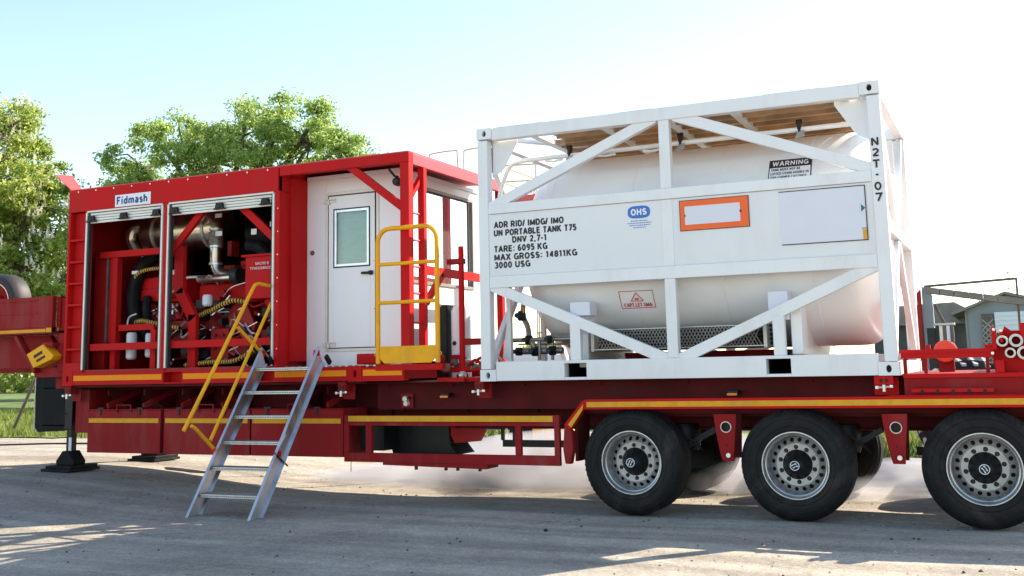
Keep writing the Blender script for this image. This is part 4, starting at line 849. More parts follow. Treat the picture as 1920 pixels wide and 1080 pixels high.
# valve pipework at the left end
vp = sub('valve_pipework', tc_)
b = M().cyl((.12, .50, 1.72), (.98, .50, 1.72), .024, 10); b.cyl((.2, .55, 1.60), (.70, .55, 1.60), .036, 10); b.tube(smooth_path([(.33, .5, 1.72), (.38, .48, 1.68), (.40, .5, 1.62), (.42, .55, 1.60)], 4), .03, 8)
b.tube(smooth_path([(.20, .7, 2.2), (.22, .6, 2.0), (.30, .55, 1.85), (.33, .5, 1.72)], 4), .03, 8); b.cyl((.45, .5, 1.72), (.45, .5, 1.50), .02, 8); b.cyl((.60, .5, 1.78), (.60, .5, 1.50), .018, 8)
b.cyl((.15, .62, 1.68), (.98, .62, 1.66), .010, 6); b.cyl((.6, .48, 1.75), (.98, .48, 1.745), .012, 6)
outs(b, 'pipe_run', m_pipe, vp)
b = M()
for x, z, r in ((.33, 1.72, .05), (.40, 1.60, .055), (.58, 1.72, .045), (.60, 1.60, .05), (.25, 1.98, .055), (.21, 1.60, .045)):
    b = M(); b.lathe([(0, -.03), (r, -.03), (r, .03), (0, .03)], (x, .5, z), 'x', 12); b.lathe([(0, -.09), (r*.5, -.09), (r*.6, 0), (0, 0)], (x, .46, z), 'y', 10); out(b, 'valve', m_dgrey, vp)
b = M()
for x, z in ((.48, 1.79), (.30, 2.06)): b = M(); b.lathe([(.028, -.005), (.036, 0), (.028, .005), (.02, 0)], (x, .44, z), 'z', 14); b.cyl((x, .44, z-.05), (x, .44, z+.005), .008, 6); out(b, 'hand_wheel', m_yel, vp)
b = M().box(.16, .21, .30, .36, 1.50, 2.30); b.bar((.13, .33, 1.52), (.19, .33, 1.90), .05, .05, (0, 1, 0)); out(b, 'pipe_stand', m_white, vp, bevel=.003)
bx('inner_post', m_white, vp, (.30, .35, .9, .95, 1.45, 2.35))
bx('gauge_panel', m_blkp, vp, (.37, .50, .75, .80, 1.95, 2.30), bevel=.01)

# ================================================================== SEMI-TRAILER
tr = thing('semi_trailer', 'wine red multi-axle low semi-trailer with yellow marker tape carrying module and tank', 'semi-trailer', (0, 0, 0))
# two main beams (web + flanges), cross members and outriggers
for y in (.62, 1.66):
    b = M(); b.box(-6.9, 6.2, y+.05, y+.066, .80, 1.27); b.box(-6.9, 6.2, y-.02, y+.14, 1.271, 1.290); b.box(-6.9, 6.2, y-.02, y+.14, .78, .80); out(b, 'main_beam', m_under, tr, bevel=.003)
b = M()
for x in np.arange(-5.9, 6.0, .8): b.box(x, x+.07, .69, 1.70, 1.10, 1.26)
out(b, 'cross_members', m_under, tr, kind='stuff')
for k, x in enumerate((-5.2, -4.62, -4.02, -3.42, -2.4, -1.95)):
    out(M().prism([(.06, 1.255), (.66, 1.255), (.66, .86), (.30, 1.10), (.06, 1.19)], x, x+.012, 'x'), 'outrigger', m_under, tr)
    out(M().bar((x+.02, .04, 1.06), (x+.02, .60, 1.24), .06, .03, (1, 0, 0)), 'outrigger_rib', m_chas, tr)
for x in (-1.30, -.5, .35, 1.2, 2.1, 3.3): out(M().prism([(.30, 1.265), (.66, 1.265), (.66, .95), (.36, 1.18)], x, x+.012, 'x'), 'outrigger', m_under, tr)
bx('deck_plate', m_chas, tr, (4.14, 6.6, .05, 2.40, 1.290, 1.305)); bx('deck_side', m_chas, tr, (4.13, 6.6, .06, .075, 1.115, 1.289)); bx('deck_edge', m_red, tr, (4.128, 6.6, .035, .058, 1.268, 1.305), bevel=.003)
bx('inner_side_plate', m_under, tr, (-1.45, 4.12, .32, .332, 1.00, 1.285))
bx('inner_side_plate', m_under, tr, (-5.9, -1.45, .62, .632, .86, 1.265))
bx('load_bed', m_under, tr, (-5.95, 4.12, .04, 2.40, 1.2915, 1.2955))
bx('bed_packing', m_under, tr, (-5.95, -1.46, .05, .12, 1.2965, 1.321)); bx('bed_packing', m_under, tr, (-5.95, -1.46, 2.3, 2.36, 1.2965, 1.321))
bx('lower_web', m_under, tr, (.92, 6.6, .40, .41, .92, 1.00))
bx('bed_box', m_chas, tr, (1.25, 2.95, .95, 1.5, 1.2965, 1.56)); bx('perforated_rail', m_red, tr, (4.19, 4.85, -.01, .03, 1.145, 1.178), bevel=.003)
b = M()
for k in range(5): b.lathe([(0, -.0125), (.016, -.0125), (.016, -.0105), (0, -.0105)], (4.28+k*.125, .0, 1.157), 'y', 10)
outs(b, 'rail_hole', m_blkp, tr)
bx('deck_lip', m_red, tr, (4.0, 6.6, -.015, .055, 1.115, 1.122))
# fender rail with marker tape
def rail_z(x): return 1.008, 1.098
b = M().prism([(1.13, 1.008), (6.6, 1.020), (6.6, 1.122), (1.155, 1.105)], -.03, .05); out(b, 'fender_rail', m_red, tr, bevel=.004)
b = M().prism([(.925, .862), (.985, .81), (1.129, 1.007), (1.154, 1.104), (1.12, 1.088)], -.029, .05); out(b, 'fender_rail', m_red, tr)
out(M().prism([(1.17, 1.030), (6.6, 1.044), (6.6, 1.096), (1.17, 1.080)], -.0335, -.0305), 'marker_tape', m_ystr, tr)
out(M().prism([(.965, .862), (1.002, .835), (1.125, 1.005), (1.135, 1.06)], -.0335, -.0295), 'marker_tape', m_ystr, tr)
out(M().prism([(.925, .858), (1.005, .79), (1.01, .62), (.978, .478), (.925, .482), (.905, .62)], -.028, .06), 'fender_leg', m_chas, tr, bevel=.004)
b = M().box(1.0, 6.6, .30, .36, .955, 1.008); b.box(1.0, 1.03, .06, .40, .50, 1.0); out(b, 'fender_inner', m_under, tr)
# tool boxes
for a, c in ((-5.46, -4.292), (-4.235, -2.968), (-2.945, -1.70)):
    tb = sub('tool_box', tr)
    bx('box_body', m_chas, tb, (a, c, .0, .50, .50, 1.012), bevel=.006); bx('box_lid', m_chas, tb, (a-.003, c+.003, -.006, .50, 1.0125, 1.024), bevel=.003)
    bx('marker_tape', m_ystr, tb, (a+.02, c-.03, -.0035, -.0005, .862, .915))
    w = (c-a); x = a+w*.42
    out(M().tube([(x, -.012, .985), (x, -.018, 1.075), (x+.22, -.018, 1.075), (x+.22, -.012, .985)], .010, 8), 'box_handle', m_chas, tb)
    for t in (.18, .72):
        l_ = M().box(a+w*t-.012, a+w*t+.012, -.014, -.001, .955, 1.03); l_.box(a+w*t-.045, a+w*t+.045, -.004, .05, 1.025, 1.045); out(l_, 'box_latch', m_dgrey, tb, bevel=.003)
b = M()
for x in (-4.262, -2.955): b.box(x-.006, x+.006, .03, .5, .5, 1.0)
outs(b, 'box_gap_plate', m_blkp, tr)
# side guard with openings
sg = sub('side_guard', tr)
bx('guard_top', m_chas, sg, (-1.685, .858, 0, .05, .872, .950), bevel=.003); bx('marker_tape', m_ystr, sg, (-1.63, .79, -.0035, -.0005, .886, .944))
bx('guard_top_lip', m_chas, sg, (-1.685, .858, .003, .04, .842, .8715))
bx('guard_bottom', m_chas, sg, (-1.685, .858, 0, .05, .455, .552), bevel=.003)
for a, c in ((-1.69, -1.625), (-1.41, -1.335), (.371, .436), (.80, .858)): bx('guard_upright', m_chas, sg, (a, c, .001, .049, .5525, .8415), bevel=.003)
bx('guard_end', m_chas, sg, (.80, .858, .001, .049, .9505, .951)) if False else None
out(M().prism([(-1.2, .455), (.05, .455), (.03, .405), (-1.2, .428)], .01, .30), 'under_plate', m_chas, sg)
b = M()
for x in (-.86, -.5, -.36, -.1): b.box(x, x+.02, .1, .14, .375, .42)
b.cyl((-1.66, .1, .46), (-1.66, .1, .34), .004, 5); outs(b, 'hanging_bolt', m_blkp, sg)
# dark tanks and spare bracket seen inside the guard
bx('air_tank_box', m_blkp, tr, (-1.60, -1.30, .20, .60, .56, .84)); out(M().prism([(-1.42, .84), (-1.46, .72), (-1.38, .50), (-.56, .50), (-.66, .62), (-.66, .84)], .52, .95), 'fuel_tank', m_blkp, tr, bevel=.01)
out(M().prism([(.52, .70), (.60, .62), (1.25, .60), (1.4, .72), (1.4, .90), (.52, .90)], -.64, -.63, 'x'), 'splash_plate', m_red, tr)
b = M().box(-.1, .93, .70, .78, .58, .65); b.box(.02, .06, .7, .74, .65, .86); b.box(-.12, -.09, .7, .74, .65, .86); out(b, 'rear_crossbar', m_blkp, tr)
# hangers
for a in (2.42, 3.925):
    hg = M(); o0 = [(a, .96), (a+.06, .96), (a+.11, .96), (a+.16, .96), (a+.21, .96), (a+.208, .90), (a+.203, .84), (a+.195, .78), (a+.17, .53), (a+.12, .53), (a+.07, .53), (a+.055, .58), (a+.035, .68), (a+.02, .78), (a+.012, .84), (a+.005, .90)]
    ctr = (a+.113, .842); hole = []
    for p in o0: t = math.atan2(p[1]-ctr[1], p[0]-ctr[0]); hole.append((ctr[0]+.043*math.cos(t), ctr[1]+.043*math.sin(t)))
    hg.holed([(p[0], .02, p[1]) for p in o0], [(p[0], .02, p[1]) for p in hole]); hg.holed([(p[0], .02, p[1]) for p in hole], [(p[0], .06, p[1]) for p in hole]); hg.holed([(p[0], .06, p[1]) for p in o0], [(p[0], .02, p[1]) for p in o0])
    h_ = out(hg, 'suspension_hanger', m_chas, tr, smooth=0)
    out(M().lathe([(.043, .0), (.052, -.008), (.044, -.008), (.043, 0)], (ctr[0], .02, ctr[1]), 'y', 24), 'hanger_bush', m_galv, h_); bx('hanger_bore', m_blkp, h_, (ctr[0]-.05, ctr[0]+.05, .06, .065, ctr[1]-.05, ctr[1]+.05))
    out(M().cyl((a+.13, -.012, .585), (a+.13, .02, .585), .022, 8), 'pivot_bolt', m_bolt, h_); out(M().cyl((a+.11, .012, .68), (a+.11, .022, .68), .008, 8), 'small_bolt', m_blkp, h_)
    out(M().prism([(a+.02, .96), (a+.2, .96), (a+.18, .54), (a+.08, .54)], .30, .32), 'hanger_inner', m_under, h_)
# wheels
def make_wheel(x, y, side):
    w = sub('wheel', tr); w.location = Vector((x, y, .505)); WL[w.name] = Vector((x, y, .505)); s = 1 if side > 0 else -1
    def o(mm, name, mat, **k):
        if s < 0: mm.v = [(v[0], -v[1], v[2]) for v in mm.v]; mm.f = [tuple(reversed(f)) for f in mm.f]
        ob = out(mm, name, mat, None, **k); COL.objects.unlink(ob); COL.objects.link(ob); ob.parent = w; ob.location = (0, 0, 0); return ob
    R = .503
    tp = [(.292, .012), (.305, 0), (.33, -.008), (.37, -.014), (.42, -.012), (.455, .004), (.478, .028), (.489, .05), (R-.008, .055), (R, .066)]
    for g0 in (.10, .155, .21, .265): tp += [(R, g0), (R-.012, g0+.003), (R-.012, g0+.010), (R, g0+.013)]
    tp += [(R, .305), (.489, .32), (.478, .345), (.44, .372), (.35, .38), (.295, .36), (.29, .2)]
    o(M().lathe(tp, (0, 0, 0), 'y', 72), 'tyre', m_tyre, smooth=28)
    mm = M()
    for k in range(60):                          # shoulder lugs
        a = 2*PI*k/60; c, t = math.cos(a), math.sin(a); mm.bar((c*.455, .0025, t*.455), (c*.497, .046, t*.497), .018, .006, (c*.3, -1, t*.3))
    for k in range(2): mm.lathe([(.345+.07*k, -.0105-.002*k), (.349+.07*k, -.0165), (.353+.07*k, -.0125-.001*k)], (0, 0, 0), 'y', 60)
    o(mm, 'tread_blocks', m_tyre, kind='stuff')
    rp_ = [(.285, .02), (.303, -.002), (.300, -.010), (.291, -.010), (.284, .006), (.275, .03), (.266, .034), (.260, .05), (.254, .165)]
    o(M().lathe(rp_, (0, 0, 0), 'y', 72), 'rim', m_rim)
    dsc = M(); yd = .118
    def ring(r0, r1, n, rh, rc, y0, y1, off=0.):
        for k in range(n):
            a0 = 2*PI*(k+off)/n; da = 2*PI/n; o_ = []
            for i in range(6): o_.append((r1, a0+da*i/6))
            for i in range(3): o_.append((r1+(r0-r1)*i/3, a0+da))
            for i in range(6): o_.append((r0, a0+da-da*i/6))
            for i in range(3): o_.append((r0+(r1-r0)*i/3, a0))
            yy = lambda r: y0+(y1-y0)*(r-r0)/(r1-r0)
            O = [(r*math.cos(a), yy(r), r*math.sin(a)) for r, a in o_]; am = a0+da/2; hc = (rc*math.cos(am), rc*math.sin(am)); Hh = []
            for p in O: t = math.atan2(p[2]-hc[1], p[0]-hc[0]); q = (hc[0]+rh*math.cos(t), hc[1]+rh*math.sin(t)); Hh.append((q[0], yy(math.hypot(*q)), q[1]))
            dsc.holed(O, Hh); dsc.holed(Hh, [(p[0], p[1]+.016, p[2]) for p in Hh])
    ring(.190, .256, 20, .0195, .221, .118, .168); ring(.112, .190, 10, .0205, .156, .120, .118, .5)
    o(dsc, 'rim_disc', m_disc, smooth=25)
    o(M().lathe([(.06, .16), (.20, .165), (.25, .19), (.25, .21), (.06, .21)], (0, 0, 0), 'y', 36), 'brake_drum', m_blkp)
    nut = M()
    for k in range(10): a = 2*PI*(k+1)/10; nut.cyl((.156*math.cos(a), .106, .156*math.sin(a)), (.156*math.cos(a), .150, .156*math.sin(a)), .0150, 6)
    o(nut, 'wheel_nuts', m_dgrey, kind='stuff')
    o(M().lathe([(.001, -.032), (.044, -.031), (.055, -.024), (.082, .025), (.112, .080), (.130, .118), (.138, .121)], (0, 0, 0), 'y', 40), 'hub_cap', m_blkp)
    em = M().lathe([(.036, -.0315), (.037, -.036), (.042, -.036), (.043, -.031)], (0, 0, 0), 'y', 28)
    for dx in (-.012, .012): em.prism([(dx-.012, -.024), (dx, -.024), (dx-.002, -.004), (dx+.012, .024), (dx, .024), (dx-.004, .006)], -.036, -.031)
    o(em, 'hub_emblem', m_sign)
    return w
def copy_part(src, parent, loc):
    c = src.copy(); COL.objects.link(c); c.parent = parent; c.location = loc; WL[c.name] = Vector(loc)
    for ch in src.children:
        d = ch.copy(); COL.objects.link(d); d.parent = c
    return c
AX = (1.608, 3.158, 4.726)
w1 = make_wheel(AX[0], -.02, 1); w2 = make_wheel(AX[0], 2.46, -1)
for k, x in enumerate(AX[1:]):
    for src, yy in ((w1, -.02), (w2, 2.46)): copy_part(src, tr, (x, yy, .505)).rotation_euler = (0, (.9, 2.3)[k], 0)
w1.rotation_euler = (0, .25, 0); w2.rotation_euler = (0, 1.2, 0)
for x in AX:
    b = M().cyl((x, .15, .505), (x, 2.3, .505), .063, 14); b.box(x-.08, x+.08, .55, .72, .44, .66); b.box(x-.08, x+.08, 1.72, 1.89, .44, .66); b.cyl((x-.03, .45, .56), (x-.22, .48, .60), .06, 12); out(b, 'axle', m_blkp, tr)
    b = M().bar((x-.58 if x > 2 else x-.5, .62, .60), (x+.32, .62, .55), .07, .09, (0, 1, 0)); b.lathe([(.0, 0), (.13, 0), (.15, .05), (.15, .2), (.13, .26), (0, .26)], (x+.36, .62, .58), 'z', 18); outs(b, 'spring_arm', m_blkp, tr)
    b = M().bar((x+.72, .45, .80), (x+.40, .45, .62), .05, .05, (0, 1, 0)); b.tube(smooth_path([(x+.3, .35, .86), (x+.45, .32, .74), (x+.55, .34, .66), (x+.62, .3, .60)], 4), .010, 6); outs(b, 'damper', m_dgrey, tr)
# twist locks, lamps, socket
for x in (-5.83, -1.725, -.035, 3.965):
    t = sub('twist_lock', tr); w = .16 if x > 3 else .10
    b = M().box(x-w/2, x+w/2, .01, .16, 1.215, Z0-.006 if x > -1 else 1.312); b.box(x-w/2-.02, x+w/2+.03, .15, .17, 1.12, 1.28); out(b, 'lock_housing', m_red if x > 3 else m_chas, t, bevel=.003)
    b = M().box(x-.035, x-.012, .005, .009, 1.235, 1.27); b.box(x+.012, x+.035, .005, .009, 1.235, 1.27); outs(b, 'lock_slot', m_blkp, t)
    b = M().cyl((x-.07, .0, 1.19), (x+.07, .0, 1.20), .010, 6); b.cyl((x, .0, 1.215), (x, .0, 1.155), .015, 8); b.cyl((x-.06, .0, 1.18), (x-.06, 0, 1.205), .016, 6); b.cyl((x+.06, .0, 1.19), (x+.06, 0, 1.212), .016, 6); out(b, 'lock_handle', m_bolt, t)
for x in (-.545, 2.565):
    l_ = sub('marker_lamp', tr); bx('lamp_back', m_blkp, l_, (x-.05, x+.055, .20, .30, 1.135, 1.175), bevel=.004); out(M().prism([(x-.045, 1.125), (x+.045, 1.125), (x+.052, 1.137), (x+.045, 1.15), (x-.045, 1.15), (x-.052, 1.137)], .185, .20), 'lamp_lens', m_amber, l_, bevel=.004)
sk = sub('service_socket', tr); b = M(); b.lathe([(0, -.03), (.028, -.03), (.034, 0), (.034, .02)], (-1.06, .27, 1.115), 'y', 14); b.lathe([(0, -.03), (.026, -.03), (.032, 0), (.032, .02)], (-1.05, .27, 1.065), 'y', 14); outs(b, 'socket_cup', m_shut, sk)
bx('socket_plate', m_chas, sk, (-1.13, -.98, .285, .30, 1.02, 1.17)); bx('socket_knob', m_blkp, sk, (-1.03, -1.0, .24, .27, 1.11, 1.14), bevel=.006)
# valve clutter on the trailer between cabin and tank
random.seed(33)
cl = sub('deck_valves', tr); b = M(); c2 = M(); c3 = M()
for i in range(16):
    x = random.uniform(-.62, -.06); y = random.uniform(.1, .7); z = random.uniform(1.33, 1.55); q = (b, b, c2, c3)[i % 4]
    if i % 3: q.lathe([(0, -.03), (.035, -.03), (.045, -.01), (.045, .02), (.02, .04), (0, .04)], (x, y, z), random.choice('xyz'), 12)
    else: q.tube(smooth_path([(x, y, z), (x+.08, y+.02, z+.04), (x+.16, y, z-.04)], 4), .016, 8)
b.box(-.60, .0, .15, .21, 1.30, 1.34); b.cyl((-.62, .3, 1.42), (-.03, .3, 1.42), .03, 10); b.box(-.45, -.25, .1, .6, 1.292, 1.33)
outs(b, 'red_fitting', m_red, cl); outs(c2, 'steel_fitting', m_bolt, cl); outs(c3, 'brass_fitting', m_brown, cl)
# gooseneck with drop side, brace, black mud flap
gn = sub('gooseneck', tr)
bx('drop_side', m_chas, gn, (-9.4, -6.25, 0, .05, 2.065, 2.463), bevel=.005); bx('drop_side_post', m_chas, gn, (-6.249, -6.13, -.004, .06, 2.0, 2.47), bevel=.005); bx('end_post', m_chas, gn, (-6.10, -5.97, .08, .4, 1.5, 2.44))
bx('head_board', m_chas, gn, (-6.12, -6.06, .06, 2.4, 2.06, 2.46))
for z in (2.41, 2.245):
    out(M().prism([(-9.4, z), (-6.40, z), (-6.39, z+.008), (-6.40, z+.022), (-9.4, z+.022)], -.008, -.001), 'pressed_rib', m_chas, gn, bevel=.003)
bx('side_rave', m_chas, gn, (-9.4, -6.13, -.002, .08, 1.985, 2.064), bevel=.003); bx('marker_tape', m_ystr, gn, (-9.4, -6.24, -.0055, -.0025, 2.005, 2.045)); bx('marker_tape', m_ystr, gn, (-6.23, -6.14, -.0055, -.0025, 2.002, 2.058))
bx('platform_floor', m_chas, gn, (-9.4, -6.0, .08, 2.4, 1.99, 2.02))
out(M().prism([(-9.4, 1.56), (-6.45, 1.56), (-6.30, 1.62), (-6.55, 1.98), (-9.4, 1.98)], .35, .42), 'neck_beam', m_chas, gn); bx('neck_beam', m_chas, gn, (-9.4, -5.95, 1.6, 1.68, 1.50, 1.98))
out(M().bar((-6.79, .05, 1.96), (-6.42, .05, 1.50), .05, .10, (0, 1, 0)), 'neck_brace', m_chas, gn); bx('neck_foot', m_chas, gn, (-6.52, -5.98, .1, 1.2, 1.43, 1.55))
bx('neck_web', m_chas, gn, (-6.35, -5.95, .30, .36, 1.28, 2.0)); bx('corner_stay', m_chas, gn, (-5.93, -5.70, .25, .60, .72, 1.26))
bx('hose_box', m_blkp, gn, (-7.35, -7.2, .1, .2, 1.44, 1.56)) if False else None
out(M().prism([(-7.05, 1.49), (-6.40, 1.47), (-6.37, .80), (-6.50, .72), (-6.98, .70), (-7.04, .76)], .60, .64), 'mud_flap', m_blk, gn, bevel=.006)
out(M().tube([(-7.05, .60, 1.49), (-7.055, .60, .78), (-7.0, .60, .69)], .008, 6), 'flap_edge', m_galv, gn)
ck = tag(out(M().prism([(-6.50, 1.725), (-6.225, 1.845), (-6.02, 1.70), (-6.06, 1.65), (-6.37, 1.548)], -.06, .10), 'wheel_chock', m_yel, None, bevel=.008), 'yellow wedge wheel chock strapped under the raised front platform', 'wheel chock')
c = M().bar((-6.36, -.064, 1.69), (-6.22, -.064, 1.75), .035, .006, (0, 1, 0)); c.bar((-6.31, -.064, 1.635), (-6.17, -.064, 1.695), .03, .006, (0, 1, 0)); outs(c, 'chock_slot', m_blkp, ck)
bx('strap', m_chas, ck, (-6.26, -6.08, -.03, .12, 1.82, 1.87)).rotation_euler = (0, 0, 0)
# spare wheel lying upright on the front platform
sp = thing('spare_wheel', 'grey black spare tyre with red rim standing on the front platform', 'spare wheel', (-8.50, 1.2, 2.02))
out(M().lathe([(.27, .02), (.29, -.01), (.34, -.02), (.395, 0), (.42, .04), (.435, .10), (.435, .24), (.42, .28), (.38, .31), (.28, .29)], (-8.50, 1.1, 2.52), 'y', 48), 'tyre', pm('faded_tyre_rubber', (.020, .018, .020), .6, var=.2, bump=.1), sp)
out(M().lathe([(.29, -.012), (.28, -.02), (.27, -.005), (.25, .06), (.12, .10), (.08, .05), (0, .05)], (-8.50, 1.1, 2.52), 'y', 36), 'rim', m_redin, sp)
out(M().lathe([(.292, -.014), (.295, -.022), (.28, -.022), (.278, -.010)], (-8.50, 1.1, 2.52), 'y', 36), 'rim_edge', m_shut, sp); out(M().box(-8.53, -8.47, 1.08, 1.12, 2.52, 2.72), 'valve_bracket', m_shut, sp)
# landing legs
for y, lab in ((.50, ''), (2.02, '')):
    lg = sub('landing_leg', tr); zg = H(-6.25, y)
    out(M().box(-6.315, -6.185, y-.065, y+.065, .75, 1.50), 'outer_tube', m_blkp, lg, bevel=.006); out(M().box(-6.295, -6.205, y-.045, y+.045, zg+.12, .76), 'inner_tube', m_blkp, lg, bevel=.004)
    b = M().prism([(-6.40, zg+.075), (-6.10, zg+.075), (-6.09, zg+.12), (-6.20, zg+.25), (-6.30, zg+.25), (-6.41, zg+.12)], y-.10, y+.10); out(b, 'foot', m_blk, lg, bevel=.006)
    b = M().box(-6.50, -6.0, y-.26, y+.26, zg+.0, zg+.035); b.box(-6.46, -6.02, y-.22, y+.24, zg+.036, zg+.072); outs(b, 'base_plate', m_blk, lg, bevel=.006)
    if y < 1: bx('leg_label', m_lil, lg, (-6.25, -6.20, y-.048, y-.045, zg+.22, zg+.42)); out(M().cyl((-6.33, y, .95), (-6.28, y-.07, .95), .02, 8), 'crank_stub', m_dgrey, lg)

# ================================================================== ALUMINIUM LADDER
ld = thing('ladder', 'aluminium six step ladder with yellow handrail leaning on the trailer edge', 'ladder', (-2.27, -1.25, 0))
sl = .69; ln = math.hypot(1, sl); dv = Vector((0, sl, 1))/ln; nv = Vector((0, 1, -sl))/ln   # along the rail / across its depth
def rail(x, face):
    mm = M(); P0 = Vector((x, -1.265, 0)); zt = 1.66
    def pt(along, depth, dx): p = P0+dv*along+nv*depth; return Vector((x+dx, p.y, p.z))
    def slab(d0, d1, x0, x1):
        vs = []
        for dd in (d0, d1):
            # foot cut level with the ground
            a0 = -(nv.z*dd)/dv.z+.004; a1 = 1.66*ln-.10*(dd > 0)
            for dx in (x0, x1): vs.append(pt(a0, dd, dx)); vs.append(pt(a1, dd, dx))
        mm.add(vs, [(0, 1, 3, 2), (4, 6, 7, 5), (0, 4, 5, 1), (2, 3, 7, 6), (1, 5, 7, 3), (0, 2, 6, 4)])
    slab(-.088, .088, 0, .005); slab(-.088, -.083, .005, .034); slab(.083, .088, .005, .034)
    return out(mm, 'side_rail', m_alu, ld, smooth=0)
rail(-2.680, 1); rail(-1.905, 1)
for k, z in enumerate((.215, .47, .722, .98, 1.232, 1.482)):
    y = -1.25+sl*z; b = M().box(-2.674, -1.906, y-.085, y+.095, z-.005, z); b.box(-2.674, -1.906, y-.090, y-.0855, z-.032, z); b.box(-2.674, -1.906, y+.0955, y+.10, z-.032, z)
    st = out(b, 'step', m_tread, ld, bevel=.0015)
    b = M()
    for i in range(34): b.box(-2.665+i*.0222, -2.652+i*.0222, y-.0915, y-.0902, z-.022, z-.010)
    for i in range(34):
        for j in range(2): b.box(-2.665+i*.0222, -2.652+i*.0222, y-.06+j*.08, y-.045+j*.08, z, z+.0035)
    out(b, 'step_teeth', m_brown, st, kind='stuff')
hr = sub('handrail', ld); xh = -2.705
def hp(y, z): return (xh, y, z)
out(M().tube(smooth_path([hp(-1.389, .862), hp(-.62, 1.93), hp(-.32, 2.355), hp(-.24, 2.425), hp(-.14, 2.43), hp(.155, 2.406)], 6), .021, 12), 'rail_tube', m_yel, hr)
out(M().tube([hp(.150, 2.40), hp(-.979, .737)], .019, 12), 'rail_tube', m_yel, hr)
out(M().tube([hp(-1.275, .905), hp(-1.22, .88), hp(-.89, .625)], .019, 12), 'cross_tube', m_yel, hr); out(M().tube([hp(-.56, 1.93), hp(-.11, 1.64)], .019, 12), 'cross_tube', m_yel, hr)
for x, y, z in ((-2.70, -.12, 1.64), (-2.70, -.90, .62), (-1.915, -.18, 1.63), (-1.915, -.86, .60)):
    out(M().box(x-.03, x+.02, y-.04, y+.02, z-.03, z+.035), 'red_clamp', m_red, ld, bevel=.006)
for x in (-2.675, -1.90): out(M().bar((x+.015, -.06, 1.60), (x+.015, .02, 1.52), .05, .03, (1, 0, 0)), 'hook', m_blkp, ld)
out(M().bar((-1.888, -.965, .62), (-1.888, -.74, .47), .012, .012, (1, 0, 0)), 'hinge_joint', m_dgrey, ld)

# ================================================================== STAND WITH VALVES BESIDE THE CABIN
vs_ = thing('pipe_stand', 'red upright pipe stand with clamp head between cabin and white tank frame', 'pipe stand', (-.37, .3, 1.3))
out(M().cyl((-.37, .3, 1.292), (-.37, .3, 2.755), .032, 14), 'upright', m_red, vs_); b = M().box(-.53, -.33, .26, .34, 2.56, 2.62); b.cyl((-.51, .25, 2.59), (-.51, .35, 2.59), .02, 8); out(b, 'clamp_head', m_chas, vs_, bevel=.005)
b = M().box(-.345, -.01, .27, .33, 1.68, 1.75); b.box(-.5, -.38, .27, .33, 1.53, 1.58); out(b, 'side_arm', m_chas, vs_, bevel=.004)
bk = tag(bx('black_cabinet', m_blkp, None, (-1.05, -.90, .95, 1.35, 1.307, 2.17), bevel=.02), 'narrow black cabinet standing on the trailer right of the yellow gate', 'cabinet')
wk = thing('white_canister', 'pale upright canister beside the black cabinet behind the red stand', 'canister', (-.74, 1.1, 1.3)); out(M().lathe([(0, 0), (.10, 0), (.115, .02), (.115, .80), (.09, .85), (0, .86)], (-.77, 1.05, 1.295), 'z', 24), 'canister_body', m_cab, wk)
b = M()
for x in (-.80, -.70): b.lathe([(0, -.01), (.025, -.01), (.03, .01)], (x, .94, 1.72), 'y', 12)
outs(b, 'canister_port', m_blkp, wk)


# ================================================================== PIPE RACK ON THE REAR DECK
rk = thing('pipe_rack', 'bright red pipe rack with long cross bar on the rear trailer deck', 'pipe rack', (4.5, .1, 1.31))
b = M().box(4.115, 4.87, .08, .14, 1.437, 1.515); b.box(4.115, 4.87, .076, .08, 1.478, 1.484); out(b, 'long_bar', m_red, rk, bevel=.004)
for x in (4.13, 4.30, 4.80): bx('bar_foot', m_chas, rk, (x, x+.03, .09, .13, 1.306, 1.436))
bx('bar_stop', m_red, rk, (4.325, 4.365, .08, .13, 1.516, 1.555), bevel=.004); bx('bar_stop', m_red, rk, (4.80, 4.86, .08, .13, 1.516, 1.545), bevel=.004)
b = M().prism([(4.87, 1.306), (6.4, 1.306), (6.4, 1.66), (5.02, 1.66), (4.97, 1.70), (4.93, 1.60), (4.86, 1.52), (4.86, 1.40)], .16, .20); out(b, 'rack_plate', m_red, rk, bevel=.003)
b = M().prism([(4.875, 1.307), (4.945, 1.307), (4.945, 1.41), (4.875, 1.41)], .03, .155); b.prism([(4.86, 1.50), (4.90, 1.50), (4.905, 1.67), (4.885, 1.70), (4.865, 1.69)], .04, .155); b.prism([(4.925, 1.56), (4.955, 1.56), (4.95, 1.675), (4.93, 1.675)], .04, .155); b.box(5.09, 5.2, .04, .155, 1.58, 1.72); outs(b, 'rack_bracket', m_red, rk, bevel=.003)
b = M()
for x, z in ((4.885, 1.67), (4.94, 1.66), (4.862, 1.47)): b.cyl((x, .03, z), (x, .045, z), .013, 8)
outs(b, 'rack_bolt', m_bolt, rk)
for x, z, r, lab in ((4.945, 1.570, .047, 'small steel pipe end at upper left of the red rack'), (5.052, 1.573, .055, 'larger steel pipe end at upper right of the red rack'), (5.000, 1.470, .043, 'small steel pipe end at lower left of the red rack'), (5.108, 1.468, .056, 'larger steel pipe end at lower right, cut by the photo edge')):
    pp = M(); O = [(r*.62, .0), (r*.64, -.06), (r, -.06), (r*1.02, -.04), (r, -.0), (r, 2.0)]; pp.lathe(O, (x, .09, z), 'y', 24); pp.lathe([(r*.62, 0), (r*.62, 2.0)], (x, .09, z), 'y', 24)
    po = tag(out(pp, 'steel_pipe', m_galv), lab, 'pipe', 'steel pipes in the red rack'); bx('pipe_bore', m_blkp, po, (x-r*.55, x+r*.55, .25, .26, z-r*.55, z+r*.55))
